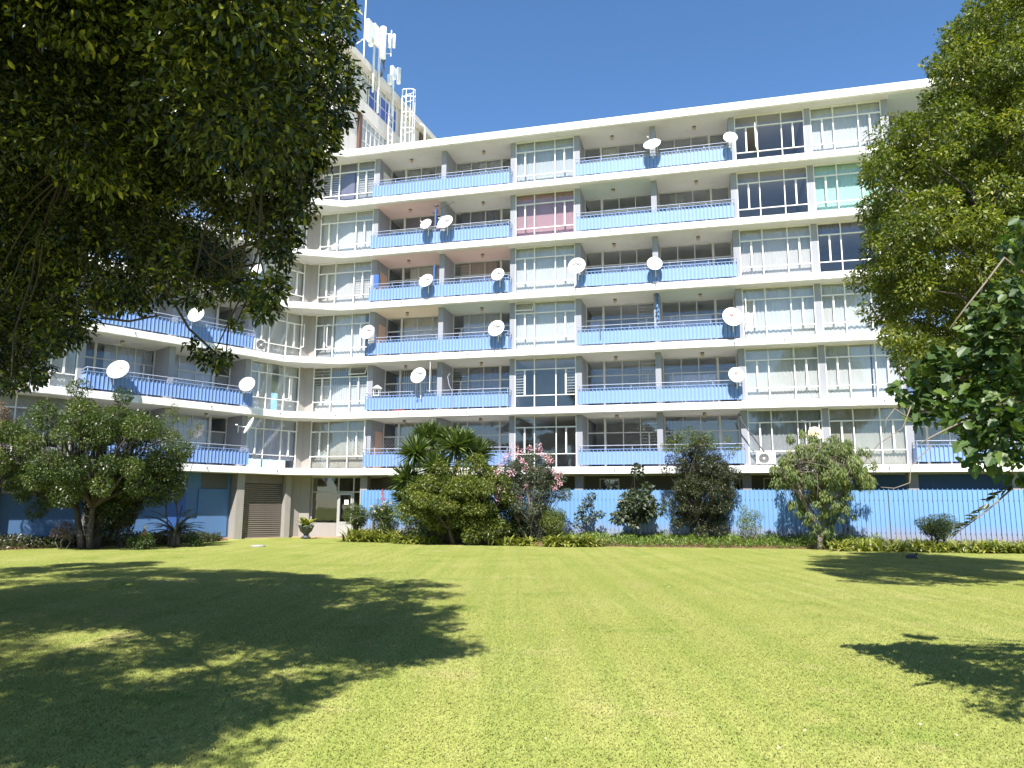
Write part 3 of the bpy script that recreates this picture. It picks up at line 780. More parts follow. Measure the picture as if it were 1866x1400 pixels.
# blue wall with window openings just below the slab
ops = [(4.05, 5.15, 2.35, 2.92), (8.3, 11.2, 2.0, 2.92), (12.0, 14.6, 2.0, 2.92)]
us = [1.90] + [x for o_ in ops for x in o_[:2]] + [END_L]
segs = [(us[i], us[i + 1]) for i in range(0, len(us), 2)]
bw = MB()
for a, b_ in segs: bw.box('L', a, b_, wl, wl + .2, .10, zc)
for a, b_, z0_, z1_ in ops: bw.box('L', a, b_, wl, wl + .2, .10, z0_).box('L', a, b_, wl, wl + .2, z1_, zc)
blue = bw.build('service_wall', 'blue_wall', BLD)
obox('plinth', 'concrete', blue, 'L', 1.90, END_L, wl - .03, wl + .19, 0, .10)
obox('dark_opening', 'dark_metal', BLD, 'L', 2.05, 3.35, wl - .012, wl - .004, 2.32, zc - .03)
obox('screen_board', 'blue_wall', BLD, 'L', 2.0, 3.45, wl - .05, wl - .015, .12, 2.30)
for a, b_, z0_, z1_ in ops:
    fm = MB()
    n = max(2, round((b_ - a) / .6))
    fm.box('L', a, b_, wl + .03, wl + .09, z0_, z0_ + .05).box('L', a, b_, wl + .03, wl + .09, z1_ - .05, z1_)
    for i in range(n + 1):
        x = a + (b_ - a - .05) * i / n; fm.box('L', x, x + .05, wl + .034, wl + .086, z0_ + .05, z1_ - .05)
    wn_ = fm.build('ground_window', 'frame_white', BLD)
    obox('sill', 'concrete', wn_, 'L', a - .05, b_ + .05, wl - .05, wl + .028, z0_ - .06, z0_)
    for i in range(n):
        x = a + (b_ - a - .05) * i / n; x2 = a + (b_ - a - .05) * (i + 1) / n
        unit('pane', 'glass', 'L', wn_, x + .05, x2, wl + .058, wl + .064, z0_ + .05, z1_ - .05)
obox('service_door', 'blue_deep', BLD, 'L', 4.0, 4.85, wl - .035, wl - .005, .12, 2.12)
obox('ground_column', 'concrete', BLD, 'L', 8.0, 8.3, .6, .945, 0, zc)
obox('ground_column', 'concrete', BLD, 'L', 11.4, 11.8, .6, .945, 0, zc)

# ---- taller block that rises behind the roof
TZ = 27.0
T0, T1 = -1.0, 24.0
tb = MB().box('T', T0, T1, .18, 11, zb(7) + .382, TZ - .45).build('tower_wall', 'tower_white', BLD)
MB().box('T', T0 - .3, T1, -.25, 11.2, TZ - .42, TZ).build('tower_roof', 'tower_white', BLD, bevel=.02)
obox('tower_band', 'tower_white', BLD, 'T', T0, 7.4, -.02, .178, 23.75, 24.60)
def tower_window(u0, u1, z0_, z1_, n, mat_low, low):
    fm = MB(); w_ = .10
    fm.box('T', u0, u1, w_ - .03, w_ + .03, z0_, z0_ + .05).box('T', u0, u1, w_ - .03, w_ + .03, z1_ - .05, z1_)
    for i in range(n + 1):
        x = u0 + (u1 - u0 - .05) * i / n; fm.box('T', x, x + .05, w_ - .028, w_ + .028, z0_ + .05, z1_ - .05)
    zt_ = z0_ + (z1_ - z0_) * .78; zl_ = z0_ + (z1_ - z0_) * .42
    for i in range(n):
        x = u0 + (u1 - u0 - .05) * i / n + .05; x2 = u0 + (u1 - u0 - .05) * (i + 1) / n
        for zz in (zt_, zl_): fm.box('T', x, x2, w_ - .024, w_ + .024, zz - .02, zz + .02)
    wn_ = fm.build('tower_window', 'frame_white', BLD)
    for i in range(n):
        x = u0 + (u1 - u0 - .05) * i / n + .05; x2 = u0 + (u1 - u0 - .05) * (i + 1) / n
        unit('panel', mat_low, 'T', wn_, x, x2, w_ - .01, w_ + .01, z0_ + .05, zl_ - .02)
        unit('pane', low, 'T', wn_, x, x2, w_ - .004, w_ + .004, zl_ + .02, zt_ - .02)
        unit('pane', 'glass', 'T', wn_, x, x2, w_ - .004, w_ + .004, zt_ + .02, z1_ - .05)
tower_window(2.5, 6.0, 24.6, 26.55, 5, 'blue_panel', 'blue_panel')
tower_window(.2, 2.3, 24.75, 26.55, 3, 'tower_white', 'glass')
tower_window(1.9, 6.4, 21.3, 23.72, 9, 'glass', 'glass')
obox('tower_pier', 'rust_wall', BLD, 'T', 1.55, 1.85, .02, .178, 20.6, 23.74)
obox('tower_pier', 'rust_wall', BLD, 'T', 9.5, 10.4, .05, .178, 20.6, TZ - .5)
obox('tower_pier', 'tower_white', BLD, 'T', 6.5, 7.3, -.0, .176, 24.62, TZ - .5)

# ------------------------------------------------------------------ blue fence
FE = empty('blue_fence', W('R', 18, FENCE_W, .2), 'long blue profiled metal fence with soil splashes along its foot', 'fence')
FU = [1.75 + i * 3.4 for i in range(11)]
for i in range(10):
    sheet('fence_sheet', 'fence_blue', FE, 'R', FU[i], FU[i + 1] - .004, FENCE_W + (.003 if i % 2 else 0), .18, 2.36 + (.012 if i % 2 else 0), pitch=.176, rib=.030, gap_top=.05, groove=.022)
for i in range(12):
    u = 1.8 + i * 2.9
    obox('post', 'dark_metal', FE, 'R', u - .03, u + .03, FENCE_W + .05, FENCE_W + .11, 0, 2.30)
for z in (.6, 1.9): obox('rail', 'dark_metal', FE, 'R', 1.75, 35.6, FENCE_W + .046, FENCE_W + .049, z - .03, z + .03)

# ------------------------------------------------------------------ satellite dishes
def frame_of(nrm, roll=0.0):
    n_ = np.array(nrm, float); n_ /= np.linalg.norm(n_)
    r_ = np.cross(np.array([0, 0, 1.0]), n_); r_ /= np.linalg.norm(r_)
    u_ = np.cross(n_, r_)
    c_, s_ = math.cos(roll), math.sin(roll)
    return c_ * r_ + s_ * u_, -s_ * r_ + c_ * u_, n_
TXT = {}
def text_mesh(body, size):
    cu = bpy.data.curves.new('lettering', 'FONT'); cu.body = body; cu.size = size; cu.align_x = 'CENTER'; cu.align_y = 'CENTER'; cu.extrude = .0015; cu.offset = .007
    to = bpy.data.objects.new('lettering_source', cu)
    COL.objects.link(to)
    dg = bpy.context.evaluated_depsgraph_get()
    me = bpy.data.meshes.new_from_object(to.evaluated_get(dg))
    bpy.data.objects.remove(to)
    return me
def dish(c, nrm, dia, label, text=None, logo=False, mount=None, mat='dish_white', roll=0.0, arm=True, tall=1.1):
    r_, u_, n_ = frame_of(nrm, roll)
    c = np.array(c)
    base = np.array(mount) if mount is not None else c - n_ * .3
    e = empty('satellite_dish', base, label, 'satellite dish', 'satellite dishes fixed to the balconies')
    R_ = dia / 2; rings, seg = 5, 28; p = []; fc = []
    def P(rr, th, off): return c + r_ * (R_ * rr * math.cos(th)) + u_ * (R_ * tall * rr * math.sin(th)) + n_ * (off + .16 * dia * rr * rr - .16 * dia)
    for side_, off in ((0, .0), (1, -.014)):
        for i in range(rings + 1):
            for k in range(seg): p.append(P(max(i / rings, .001), 2 * math.pi * k / seg, off))
    L = (rings + 1) * seg
    for i in range(rings):
        for k in range(seg):
            k2 = (k + 1) % seg
            fc.append((i * seg + k, (i + 1) * seg + k, (i + 1) * seg + k2, i * seg + k2)); fc.append((L + i * seg + k, L + i * seg + k2, L + (i + 1) * seg + k2, L + (i + 1) * seg + k))
    for k in range(seg):
        k2 = (k + 1) % seg; fc.append((rings * seg + k, L + rings * seg + k, L + rings * seg + k2, rings * seg + k2))
    m_ = MB(); m_.pts(p, fc); refl = m_.build('reflector', mat, e, smooth=True)
    rim = [P(1.0, 2 * math.pi * k / 24, -.006) for k in range(25)]
    MB().tube(rim, .011, 5, False).build('rim', mat, refl, smooth=True)
    back = c - n_ * (.16 * dia + .02)
    MB().tube([back, back - n_ * .10, base + np.array([0, 0, .05]), base - np.array([0, 0, .25])], .022, 7).build('mount', 'white_metal', e)
    if arm:
        lo_ = c - u_ * R_ * tall * .96; tip = c - u_ * R_ * .62 + n_ * dia * .62
        MB().tube([lo_ - n_ * .02, lo_ + n_ * .10 - u_ * .02, tip], .011, 6).build('feed_arm', 'dark_metal', e)
        t_ = (c - tip) / np.linalg.norm(c - tip)
        MB().tube([tip - t_ * .05, tip + t_ * .03, tip + t_ * .06], [.028, .034, .022], 8).build('feed_horn', 'white_metal', e, smooth=True)
    M = Matrix(((r_[0], u_[0], n_[0], 0), (r_[1], u_[1], n_[1], 0), (r_[2], u_[2], n_[2], 0), (0, 0, 0, 1)))
    if text:
        if text not in TXT:
            me = text_mesh(text, .19); co = np.zeros(len(me.vertices) * 3, np.float32); me.vertices.foreach_get('co', co); TXT[text] = (me, co.reshape(-1, 3))
        src, co = TXT[text]; me = src.copy(); k_ = dia / .75
        X, Y = co[:, 0] * k_, co[:, 1] * k_ + .36 * R_
        r0, u0, _n = frame_of(nrm, 0.0); cr_, sr_ = r0 @ r_, r0 @ u_
        Xr, Yr = X * cr_ - Y * sr_, X * sr_ + Y * cr_
        Z = .16 * dia * ((Xr / R_) ** 2 + (Yr / (R_ * tall)) ** 2 - 1) + .006 + np.maximum(co[:, 2], 0)
        pts_ = X[:, None] * r0 + Y[:, None] * u0 + Z[:, None] * n_
        me.vertices.foreach_set('co', pts_.astype(np.float32).ravel()); me.update(); me.materials.clear(); me.materials.append(MATS['letter_grey'])
        o = bpy.data.objects.new('lettering', me); o.location = c
        link(o, refl)
    if logo:
        m_ = MB(); k_ = 20; q0 = c + u_ * R_ * .38 + n_ * (.16 * dia * .16 - .16 * dia + .012)
        pp = []
        for rad_ in (.10 * dia, .055 * dia):
            pp += [q0 + r_ * rad_ * math.cos(6.283 * i / k_) + u_ * rad_ * math.sin(6.283 * i / k_) for i in range(k_)]
        m_.pts(pp, [(i, (i + 1) % k_, k_ + (i + 1) % k_, k_ + i) for i in range(k_)])
        m_.box('W', 0, .001, 0, .001, -5, -4.999) if False else None
        bar_ = [q0 + r_ * x * dia + u_ * y * dia + n_ * .002 for x, y in ((-.06, -.018), (.06, -.018), (.06, .018), (-.06, .018))]
        m_.pts(bar_, [(0, 1, 2, 3)])
        m_.build('emblem', 'logo_red', refl)
    return e
def on(s_, px, py, w):
    P, D, Nn = WING[s_]; r_ = ray(px, py); C0 = np.array([0, 0, EYE])
    t = ((P + Nn * w - C0) @ Nn) / (r_ @ Nn)
    return C0 + r_ * t
def fl(s_, u, w, k): return np.array(W(s_, u, w, zb(k) + TH))
def aim(az, el):   # azimuth in degrees to the left of straight back towards the camera
    a_, e_ = math.radians(az), math.radians(el)
    return (-math.sin(a_) * math.cos(e_), -math.cos(a_) * math.cos(e_), math.sin(e_))
def uof(s_, q): P, D, Nn = WING[s_]; return float((np.array(q) - P) @ D)
DISH = [ # pixel, wing, storey, diameter, aim, text, logo, label
 ((1188, 262), 'R', 6, .78, (35, 34), None, 0, 'tilted white dish at the middle of the top floor balcony', .45),
 ((1331, 250), 'R', 6, .62, (12, 22), None, 0, 'white dish at the right end of the top floor balcony', 0),
 ((776, 408), 'R', 5, .56, (38, 22), None, 0, 'smaller plain dish of the pair on the fifth floor balcony', .35),
 ((811, 404), 'R', 5, .76, (36, 24), 'DStv', 0, 'larger lettered dish of the pair on the fifth floor balcony', .35),
 ((776, 511), 'R', 4, .70, (34, 22), 'DStv', 0, 'lettered dish at the middle of the fourth floor balcony with pink ceilings', .3),
 ((907, 500), 'R', 4, .62, (30, 18), 'DStv', 0, 'lettered dish at the right end of the fourth floor balcony with pink ceilings', .2),
 ((1051, 484), 'R', 4, .80, (24, 18), 'DStv', 0, 'large lettered dish at the left end of the fourth floor right balcony', .2),
 ((1193, 480), 'R', 4, .68, (8, 22), None, 0, 'plain dish before the dividing column of the fourth floor right balcony', 0),
 ((669, 605), 'R', 3, .72, (30, 18), 'DStv', 0, 'lettered dish beside the open casement at the third floor corner window', .2),
 ((904, 598), 'R', 3, .78, (30, 18), 'DStv', 0, 'lettered dish at the right end of the third floor balcony', .25),
 ((1335, 577), 'R', 3, .86, (4, 18), None, 1, 'biggest dish with a faint red emblem on the third floor balcony', 0),
 ((762, 684), 'R', 2, .76, (32, 18), 'DStv', 0, 'lettered dish raised high above the second floor balcony rail', .3),
 ((1342, 683), 'R', 2, .66, (8, 18), None, 1, 'white dish with a faint emblem at the right end of the second floor balcony', 0),
 ((450, 700), 'L', 2, .70, (-5, 22), None, 0, 'pale dish at the corner end of the second floor left balcony', .35),
 ((215, 673), 'L', 2, .82, (-8, 24), None, 1, 'dish with a red emblem on the left balcony above the round tree', .4),
 ((453, 775), 'L', 1, .78, (58, 25), None, 0, 'dish seen from its side under the corner of the left wing', .2),
 ((357, 573), 'L', 3, .70, (0, 20), None, 0, 'dish half hidden by hanging leaves on the third floor left balcony', .2),
 ((468, 492), 'L', 4, .62, (20, 20), None, 0, 'dish peeking out between the dark leaves on the fourth floor', .2),
]
for (pp, s_, k, dia, am, tx, lg, lab, roll) in DISH:
    w = -.32 if s_ == 'R' else -.30
    q = on(s_, *pp, w)
    u = uof(s_, q)
    mt = np.array(W(s_, u + .02, .02, min(q[2] - dia * .45, zb(k) + TH + .80)))
    if k == 1: mt = np.array(W(s_, u + .05, .55, q[2] - .05))
    dish(q, aim(am[0] * (.55 if s_ == 'R' else 1), am[1]), dia, lab, tx, bool(lg), mt, roll=-roll)
q = on('R', 1486, 790, .35)
dish(q, aim(10, 20), .58, 'rust stained old dish on a white pole above the peach tree', None, False, np.array(W('R', uof('R', q), .5, q[2] - .1)), mat='dish_rust', arm=False)
pole = MB()
for du in (-.35, .2):
    u = uof('R', q) + du
    pole.tube([W('R', u, .62, zb(1) + TH + .01), W('R', u, .62, zb(1) + TH + 1.95), W('R', u + (.18 if du > 0 else -.18), .62, zb(1) + TH + 1.97)], .02, 6)
tag(pole.build('dish_frame', 'white_metal'), 'two thin white poles holding the rusty dish by the first floor window', 'pole')
# bare dish arms and poles left on rails
def stick(path, rad, name, mat, label, cat):
    return tag(MB().tube(path, rad, 6).build(name, mat), label, cat)
u = 13.35
stick([W('R', u, .04, zb(3) + TH + .35), W('R', u, -.02, zb(3) + TH + .75), W('R', u, -.02, zb(3) + TH + 1.12)], .02, 'empty_bracket', 'dark_metal', 'bare dish bracket on the rail of the third floor right balcony', 'bracket')
stick([W('R', 4.95, .1, zb(2) + TH + .9), W('R', 4.95, .1, zb(2) + TH + 2.45)], .016, 'thin_pole', 'white_metal', 'thin pole standing behind the raised dish of the second floor', 'pole')
stick([W('R', 7.0 - .85, .05, zb(2) + TH + .05), W('R', 6.15, .0, zb(2) + TH + .85), W('R', 6.0, -.05, zb(2) + TH + 1.2), W('R', 5.9, 0, zb(2) + TH + 1.6), W('R', 6.0, 0.02, zb(2) + TH + 1.75)], .014, 'bent_cable', 'rail_paint', 'bent cable rising from the second floor rail beside the divider', 'cable')
stick([W('R', 1.45, .35, zb(1) + TH + .8), W('R', 1.45, .35, zb(1) + TH + 2.46)], .02, 'white_pipe', 'white_metal', 'white pipe standing at the first floor corner window', 'pipe')
stick([W('R', 5.05, .3, zb(1) + TH + .8), W('R', 5.05, .3, zb(1) + TH + 2.4)], .03, 'white_pipe', 'white_metal', 'white pipe above the tall yucca at the dividing wall', 'pipe')
# television aerial on the fifth floor
ae = empty('television_aerial', W('R', 5.0, .3, zb(5) + TH), 'thin television aerial standing on the fifth floor balcony behind the dishes', 'aerial')
MB().tube([W('R', 5.0, .3, zb(5) + TH + .05), W('R', 5.0, .3, zb(5) + TH + 2.15)], .017, 6).build('mast', 'dark_metal', ae)
m_ = MB().tube([W('R', 4.8, .3, zb(5) + TH + 1.75), W('R', 6.0, .25, zb(5) + TH + 2.25)], .012, 5)
for i in range(6):
    t = i / 5; c_ = np.array(W('R', 4.85 + 1.1 * t, .3 - .05 * t, zb(5) + TH + 1.77 + .46 * t)); m_.tube([c_ - NR * .22, c_ + NR * .22], .006, 4)
m_.box('R', 4.88, 5.12, .24, .36, zb(5) + TH + 2.14, zb(5) + TH + 2.2)
m_.build('boom', 'dark_metal', ae)
obox('hanging_board', 'blue_deep', None, 'R', 5.03, 5.09, .1, .28, zb(5) + TH + .9, zb(5) + TH + 1.9)
tag(bpy.data.objects['hanging_board'], 'dark blue board beside the dividing wall of the fifth floor', 'board')
o = obox('towel', 'cloth_rose', None, 'R', 5.15, 5.75, -.0, .03, zb(5) + TH + .80, zb(5) + TH + .97); tag(o, 'pink towel on the fifth floor rail between the two dishes', 'towel')
o = obox('blue_board', 'blue_deep', None, 'R', 4.98, 5.04, .2, .40, zb(4) + TH + .8, zb(4) + TH + 1.75); tag(o, 'blue board at the dividing wall of the fourth floor', 'board')
m_ = MB().box('R', 1.72, 2.0, .2, .24, zb(4) + TH + .8, zb(4) + TH + 1.5); tag(m_.build('blue_sign', 'blue_deep'), 'small blue panel at the left end of the fourth floor balcony', 'panel')
m_ = MB()
for i in range(9):
    z_ = zb(3) + TH + .7 + i * .2; m_.tube([W('R', 15.95 + random.uniform(-.05, .05), .55, z_), W('R', 15.98 + random.uniform(-.06, .06), .52, z_ + .22)], [.05 + .03 * random.random(), .05], 6)
tag(m_.build('hanging_cloth', 'blue_wall', smooth=True), 'bright blue cloth hanging on the third floor dividing column', 'cloth')
o = obox('red_crate', 'logo_red', None, 'R', 3.0, 3.6, .25, .5, zb(2) + TH + .005, zb(2) + TH + .2); tag(o, 'red crate on the second floor showing under the parapet', 'crate')
# lantern on the second floor rail
lq = W('R', 2.15, .16, zb(2) + TH + .805)
la = empty('lantern', lq, 'white bird table lantern on the second floor balcony rail', 'lantern')
m_ = MB()
for du in (-.14, .14):
    for dw in (-.1, .1): m_.box('R', 2.15 + du - .012, 2.15 + du + .012, .16 + dw - .012, .16 + dw + .012, lq[2] + .03, lq[2] + .36)
m_.build('frame', 'white_metal', la)
obox('base', 'white_metal', la, 'R', 1.98, 2.32, .04, .28, lq[2], lq[2] + .03)
MB().lathe((lq[0], lq[1], lq[2] + .36), [(.25, 0), (.22, .04), (.09, .14), (.02, .18)], 12).build('roof', 'white_metal', la)

def aircon(s_, u0, w0, z0, label, wdt=.80, hgt=.55):
    e = empty('air_conditioner', W(s_, u0 + wdt / 2, w0 + .15, z0), label, 'air conditioner')
    MB().box(s_, u0, u0 + wdt, w0, w0 + .30, z0 + .06, z0 + hgt).build('casing', 'white_metal', e, bevel=.02)
    for x in (.1, wdt - .16): obox('foot', 'dark_metal', e, s_, u0 + x, u0 + x + .06, w0, w0 + .3, z0, z0 + .06)
    cq = np.array(W(s_, u0 + wdt * .40, w0 - .004, z0 + .06 + (hgt - .06) / 2))
    P, D, Nn = WING[s_]; m_ = MB(); R0 = hgt * .38
    ring = [cq + D * R0 * math.cos(t) + np.array([0, 0, 1]) * R0 * math.sin(t) for t in np.linspace(0, 6.2832, 25)]
    m_.pts(ring[:24], [tuple(range(24))]); fan = m_.build('fan_opening', 'dark_metal', e)
    m_ = MB()
    for rr_ in (1.0, .8, .6, .4, .2):
        m_.tube([cq - Nn * .012 + D * R0 * rr_ * math.cos(t) + np.array([0, 0, 1]) * R0 * rr_ * math.sin(t) for t in np.linspace(0, 6.2832, 25)], .006, 4, False)
    for t in np.linspace(0, 3.1416, 5)[:4]:
        v_ = D * R0 * math.cos(t) + np.array([0, 0, 1]) * R0 * math.sin(t); m_.tube([cq - Nn * .014 - v_, cq - Nn * .014 + v_], .006, 4)
    m_.build('fan_grille', 'aluminium', e)
    hub = [cq - Nn * .024 + D * .05 * math.cos(t) + np.array([0, 0, 1]) * .05 * math.sin(t) for t in np.linspace(0, 6.2832, 13)[:12]]
    m_ = MB(); m_.pts(hub, [tuple(range(12))]); m_.build('fan_hub', 'white_metal', e)
    return e
aircon('R', 20.0, .12, zb(1) + TH + .003, 'white air conditioner with a round fan on the first floor ledge')
aircon('L', 1.0, .10, zb(3) + TH + .003, 'white air conditioner on the left wing ledge at the third floor', .62, .62)
stick([W('R', 20.35, .3, zb(1) + TH + .6), W('R', 19.5, .25, zb(1) + TH + 1.9), W('R', 19.35, .3, zb(1) + TH + 2.3)], .03, 'leaning_pole', 'dark_metal', 'dark pipes rising aslant from the air conditioner', 'pipe')

# ------------------------------------------------------------------ masts and ladders on the roof
RZ = zb(7) + .38
def tpt(u, w, z): return np.array(W('T', u, w, z))
def panel_antenna(m_, c, r, h, t=10):
    m_.lathe((c[0], c[1], c[2]), [(r * .7, 0), (r, .03), (r, h - .03), (r * .7, h)], t)
def at_t(px, py, w=-.35):
    r_ = ray(px, py); C0 = np.array([0, 0, EYE]); t = ((PT + NT * w - C0) @ NT) / (r_ @ NT); return C0 + r_ * t
mast = empty('antenna_mast', at_t(690, 203), 'tall mast with white mobile phone antennas above the rear tower', 'antenna')
q0, q1 = at_t(688, 206, -.3), at_t(693, 60, -.3)
MB().tube([(q1[0], q1[1], q0[2]), q1], .075, 8).build('pole', 'white_metal', mast, smooth=True)
q2 = at_t(679, 168, -.3); MB().tube([q2, (q2[0], q2[1], at_t(680, 75, -.3)[2])], .065, 8).build('pole', 'white_metal', mast, smooth=True)
c_ = at_t(697, 107, -.75); m_ = MB(); panel_antenna(m_, c_, .19, at_t(699, 50, -.75)[2] - c_[2], 12); m_.build('antenna', 'white_metal', mast, smooth=True)
for (x0, y0, x1, y1) in ((668, 70, 680, 47), (680, 74, 693, 57), (674, 82, 678, 71), (686, 66, 692, 56)):
    a_, b_ = at_t(x0, y0, -.5), at_t(x1, y1, -.5)
    MB().box('T', uof('T', a_), uof('T', b_), -.62, -.38, a_[2], max(b_[2], a_[2] + .2)).build('radio_unit', 'white_metal', mast, bevel=.02)
for x in (710, 718):
    a_, b_ = at_t(x - 3, 84, -.8), at_t(x + 3, 66, -.8)
    m_ = MB(); panel_antenna(m_, (a_ + b_) / 2 * np.array([1, 1, 0]) + np.array([0, 0, a_[2]]), .10, abs(b_[2] - a_[2]), 8); m_.build('antenna', 'white_metal', mast, smooth=True)
a_, b_ = at_t(712, 103, -.8), at_t(714, 56, -.8); MB().tube([(a_[0], a_[1], a_[2]), (a_[0], a_[1], b_[2])], .035, 6).build('pole', 'white_metal', mast)
for y in (62, 98): MB().tube([at_t(704, y, -.75), at_t(713, y, -.8)], .025, 5).build('bracket', 'white_metal', mast)
m_ = MB()
for i in range(5):
    p0 = at_t(695 + i * 1.6, 108, -.7); p1 = at_t(699 + 2 * math.sin(i), 122 + i * 3, -.75); p2 = at_t(692 + i, 140, -.3); m_.tube([p0, p1, p2], .02, 5)
m_.build('cable', 'dark_metal', mast)
rod = empty('lightning_rod', at_t(664, 100, -.1), 'slender white rod rising past the top of the picture', 'rod')
a_ = at_t(663, 98, -.1); b_ = at_t(667, -40, -.1); MB().tube([(a_[0], a_[1], a_[2] - .5), (a_[0], a_[1], b_[2])], .04, 7).build('pole', 'white_metal', rod)
MB().tube([at_t(650, 80, .3), at_t(664, 70, -.1)], .03, 5).build('stay', 'white_metal', rod)
m2 = empty('antenna_mast', at_t(716, 212), 'shorter mast with white antennas beside the caged ladder', 'antenna')
a_, b_ = at_t(715, 212, -.3), at_t(717, 138, -.3); MB().tube([(b_[0], b_[1], a_[2]), b_], .06, 8).build('pole', 'white_metal', m2)
c_ = at_t(726, 153, -.5); m_ = MB(); panel_antenna(m_, c_, .13, at_t(726, 123, -.5)[2] - c_[2], 10); m_.build('antenna', 'white_metal', m2, smooth=True)
for (x0, y0, x1, y1) in ((713, 139, 720, 127), (708, 151, 713, 140)):
    a_, b_ = at_t(x0, y0, -.4), at_t(x1, y1, -.4); MB().box('T', uof('T', a_), uof('T', b_), -.5, -.3, a_[2], max(b_[2], a_[2] + .25)).build('radio_unit', 'white_metal', m2, bevel=.02)
def ladder(name, px_base, py_top, label, cage=True, w=-.55):
    top = at_t(px_base, py_top, w); u0 = uof('T', top)
    e = empty(name, W('T', u0, w, RZ), label, 'ladder')
    zt_ = top[2]
    hw = .26
    m_ = MB()
    for s_ in (-1, 1): m_.tube([W('T', u0 + s_ * hw, w, RZ), W('T', u0 + s_ * hw, w, zt_)], .045, 6)
    m_.build('stile', 'white_metal', e)
    z_ = RZ + .4
    while z_ < zt_ - .2:
        MB().tube([W('T', u0 - hw, w, z_), W('T', u0 + hw, w, z_)], .022, 5).build('rung', 'white_metal', e); z_ += .42
    if cage:
        rs = [(u0 + hw * 1.25 * math.cos(t), w - .75 * math.sin(t)) for t in np.linspace(0, math.pi, 9)]
        z_ = RZ + 1.3
        while z_ < zt_:
            MB().tube([W('T', a, b, z_) for a, b in rs], .028, 5).build('cage_hoop', 'white_metal', e); z_ += 1.05
        MB().tube([W('T', a, b, zt_) for a, b in rs], .03, 5).build('cage_hoop', 'white_metal', e)
        for i in (1, 3, 5, 7): MB().tube([W('T', rs[i][0], rs[i][1], RZ + 1.3), W('T', rs[i][0], rs[i][1], zt_)], .02, 5).build('cage_bar', 'white_metal', e)
    return e
ladder('caged_ladder', 737, 168, 'white caged ladder standing on the roof against the rear tower')
ladder('roof_ladder', 713, 190, 'small plain ladder below the shorter antenna mast', cage=False, w=-.2)
a_ = at_t(774, 252, -.4); t_ = at_t(772, 228, -.4)
stick([(a_[0], a_[1], RZ), (a_[0], a_[1], t_[2] - .25), (a_[0] - .06, a_[1] - .1, t_[2] - .05), (a_[0] - .25, a_[1] - .3, t_[2]), (a_[0] - .5, a_[1] - .5, t_[2] - .05)], .07, 'vent_pipe', 'white_metal', 'white pipe with a bent top at the far end of the rear tower', 'pipe')

# ------------------------------------------------------------------ small things on the lawn
q = gnd(470, 997)
sd = empty('stone_disc', (q[0], q[1], 0), 'flat round stone cover lying in the lawn near the shutter', 'cover')
MB().lathe((q[0], q[1], 0), [(.27, 0), (.28, .03), (.27, .06), (.24, .07)], 24).build('rim', 'stone_grey', sd, smooth=True)
MB().lathe((q[0], q[1], .071), [(.21, 0), (.20, .010)], 20).build('lid', 'stone_grey', sd)

# ------------------------------------------------------------------ foliage helpers
def unitv(a): return a / (np.linalg.norm(a, axis=-1, keepdims=True) + 1e-9)
def leaves(name, mat, parent, C, ax, nr, L, ratio=.45, tint=None, simple=False, droop=.12, fold=.18):
    """one mesh of leaf blades: C roots, ax directions, nr upper-face normals, L lengths"""
    C = np.asarray(C, float); n = len(C); L = np.broadcast_to(np.asarray(L, float), (n,))[:, None]
    ax = unitv(ax); sd = unitv(np.cross(ax, nr)); up = np.cross(sd, ax)
    wd = L * ratio * .5
    if simple:
        V = np.stack([C, C + ax * L * .45 + sd * wd + up * wd * fold * 2, C + ax * L - up * L * droop, C + ax * L * .45 - sd * wd + up * wd * fold * 2], 1)
        k = 4; Q = np.array([[0, 1, 2, 3]])
    else:
        mid = up * wd * fold * 2
        V = np.stack([C, C + ax * L * .30 + sd * wd * .85 + mid * .8, C + ax * L * .66 + sd * wd * .80 + mid * .7 - up * L * droop * .4, C + ax * L - up * L * droop,
                      C + ax * L * .66 - sd * wd * .80 + mid * .7 - up * L * droop * .4, C + ax * L * .30 - sd * wd * .85 + mid * .8], 1)
        k = 6; Q = np.array([[0, 1, 2, 3], [0, 3, 4, 5]])
    idx = (np.arange(n) * k)[:, None, None] + Q[None]
    v = V.reshape(-1, 3)
    loc = np.array([v[:, 0].mean(), v[:, 1].mean(), v[:, 2].min()])
    me = npmesh(name, v - loc, idx.reshape(-1, 4))
    me.materials.append(MATS[mat])
    if tint is None: tint = rng.random(n)
    a = me.attributes.new('tint', 'FLOAT', 'POINT')
    a.data.foreach_set('value', np.repeat(np.clip(tint, 0, 1), k).astype(np.float32))
    o = bpy.data.objects.new(name, me); o.location = loc
    link(o, parent)
    return o
DENS = 1.0
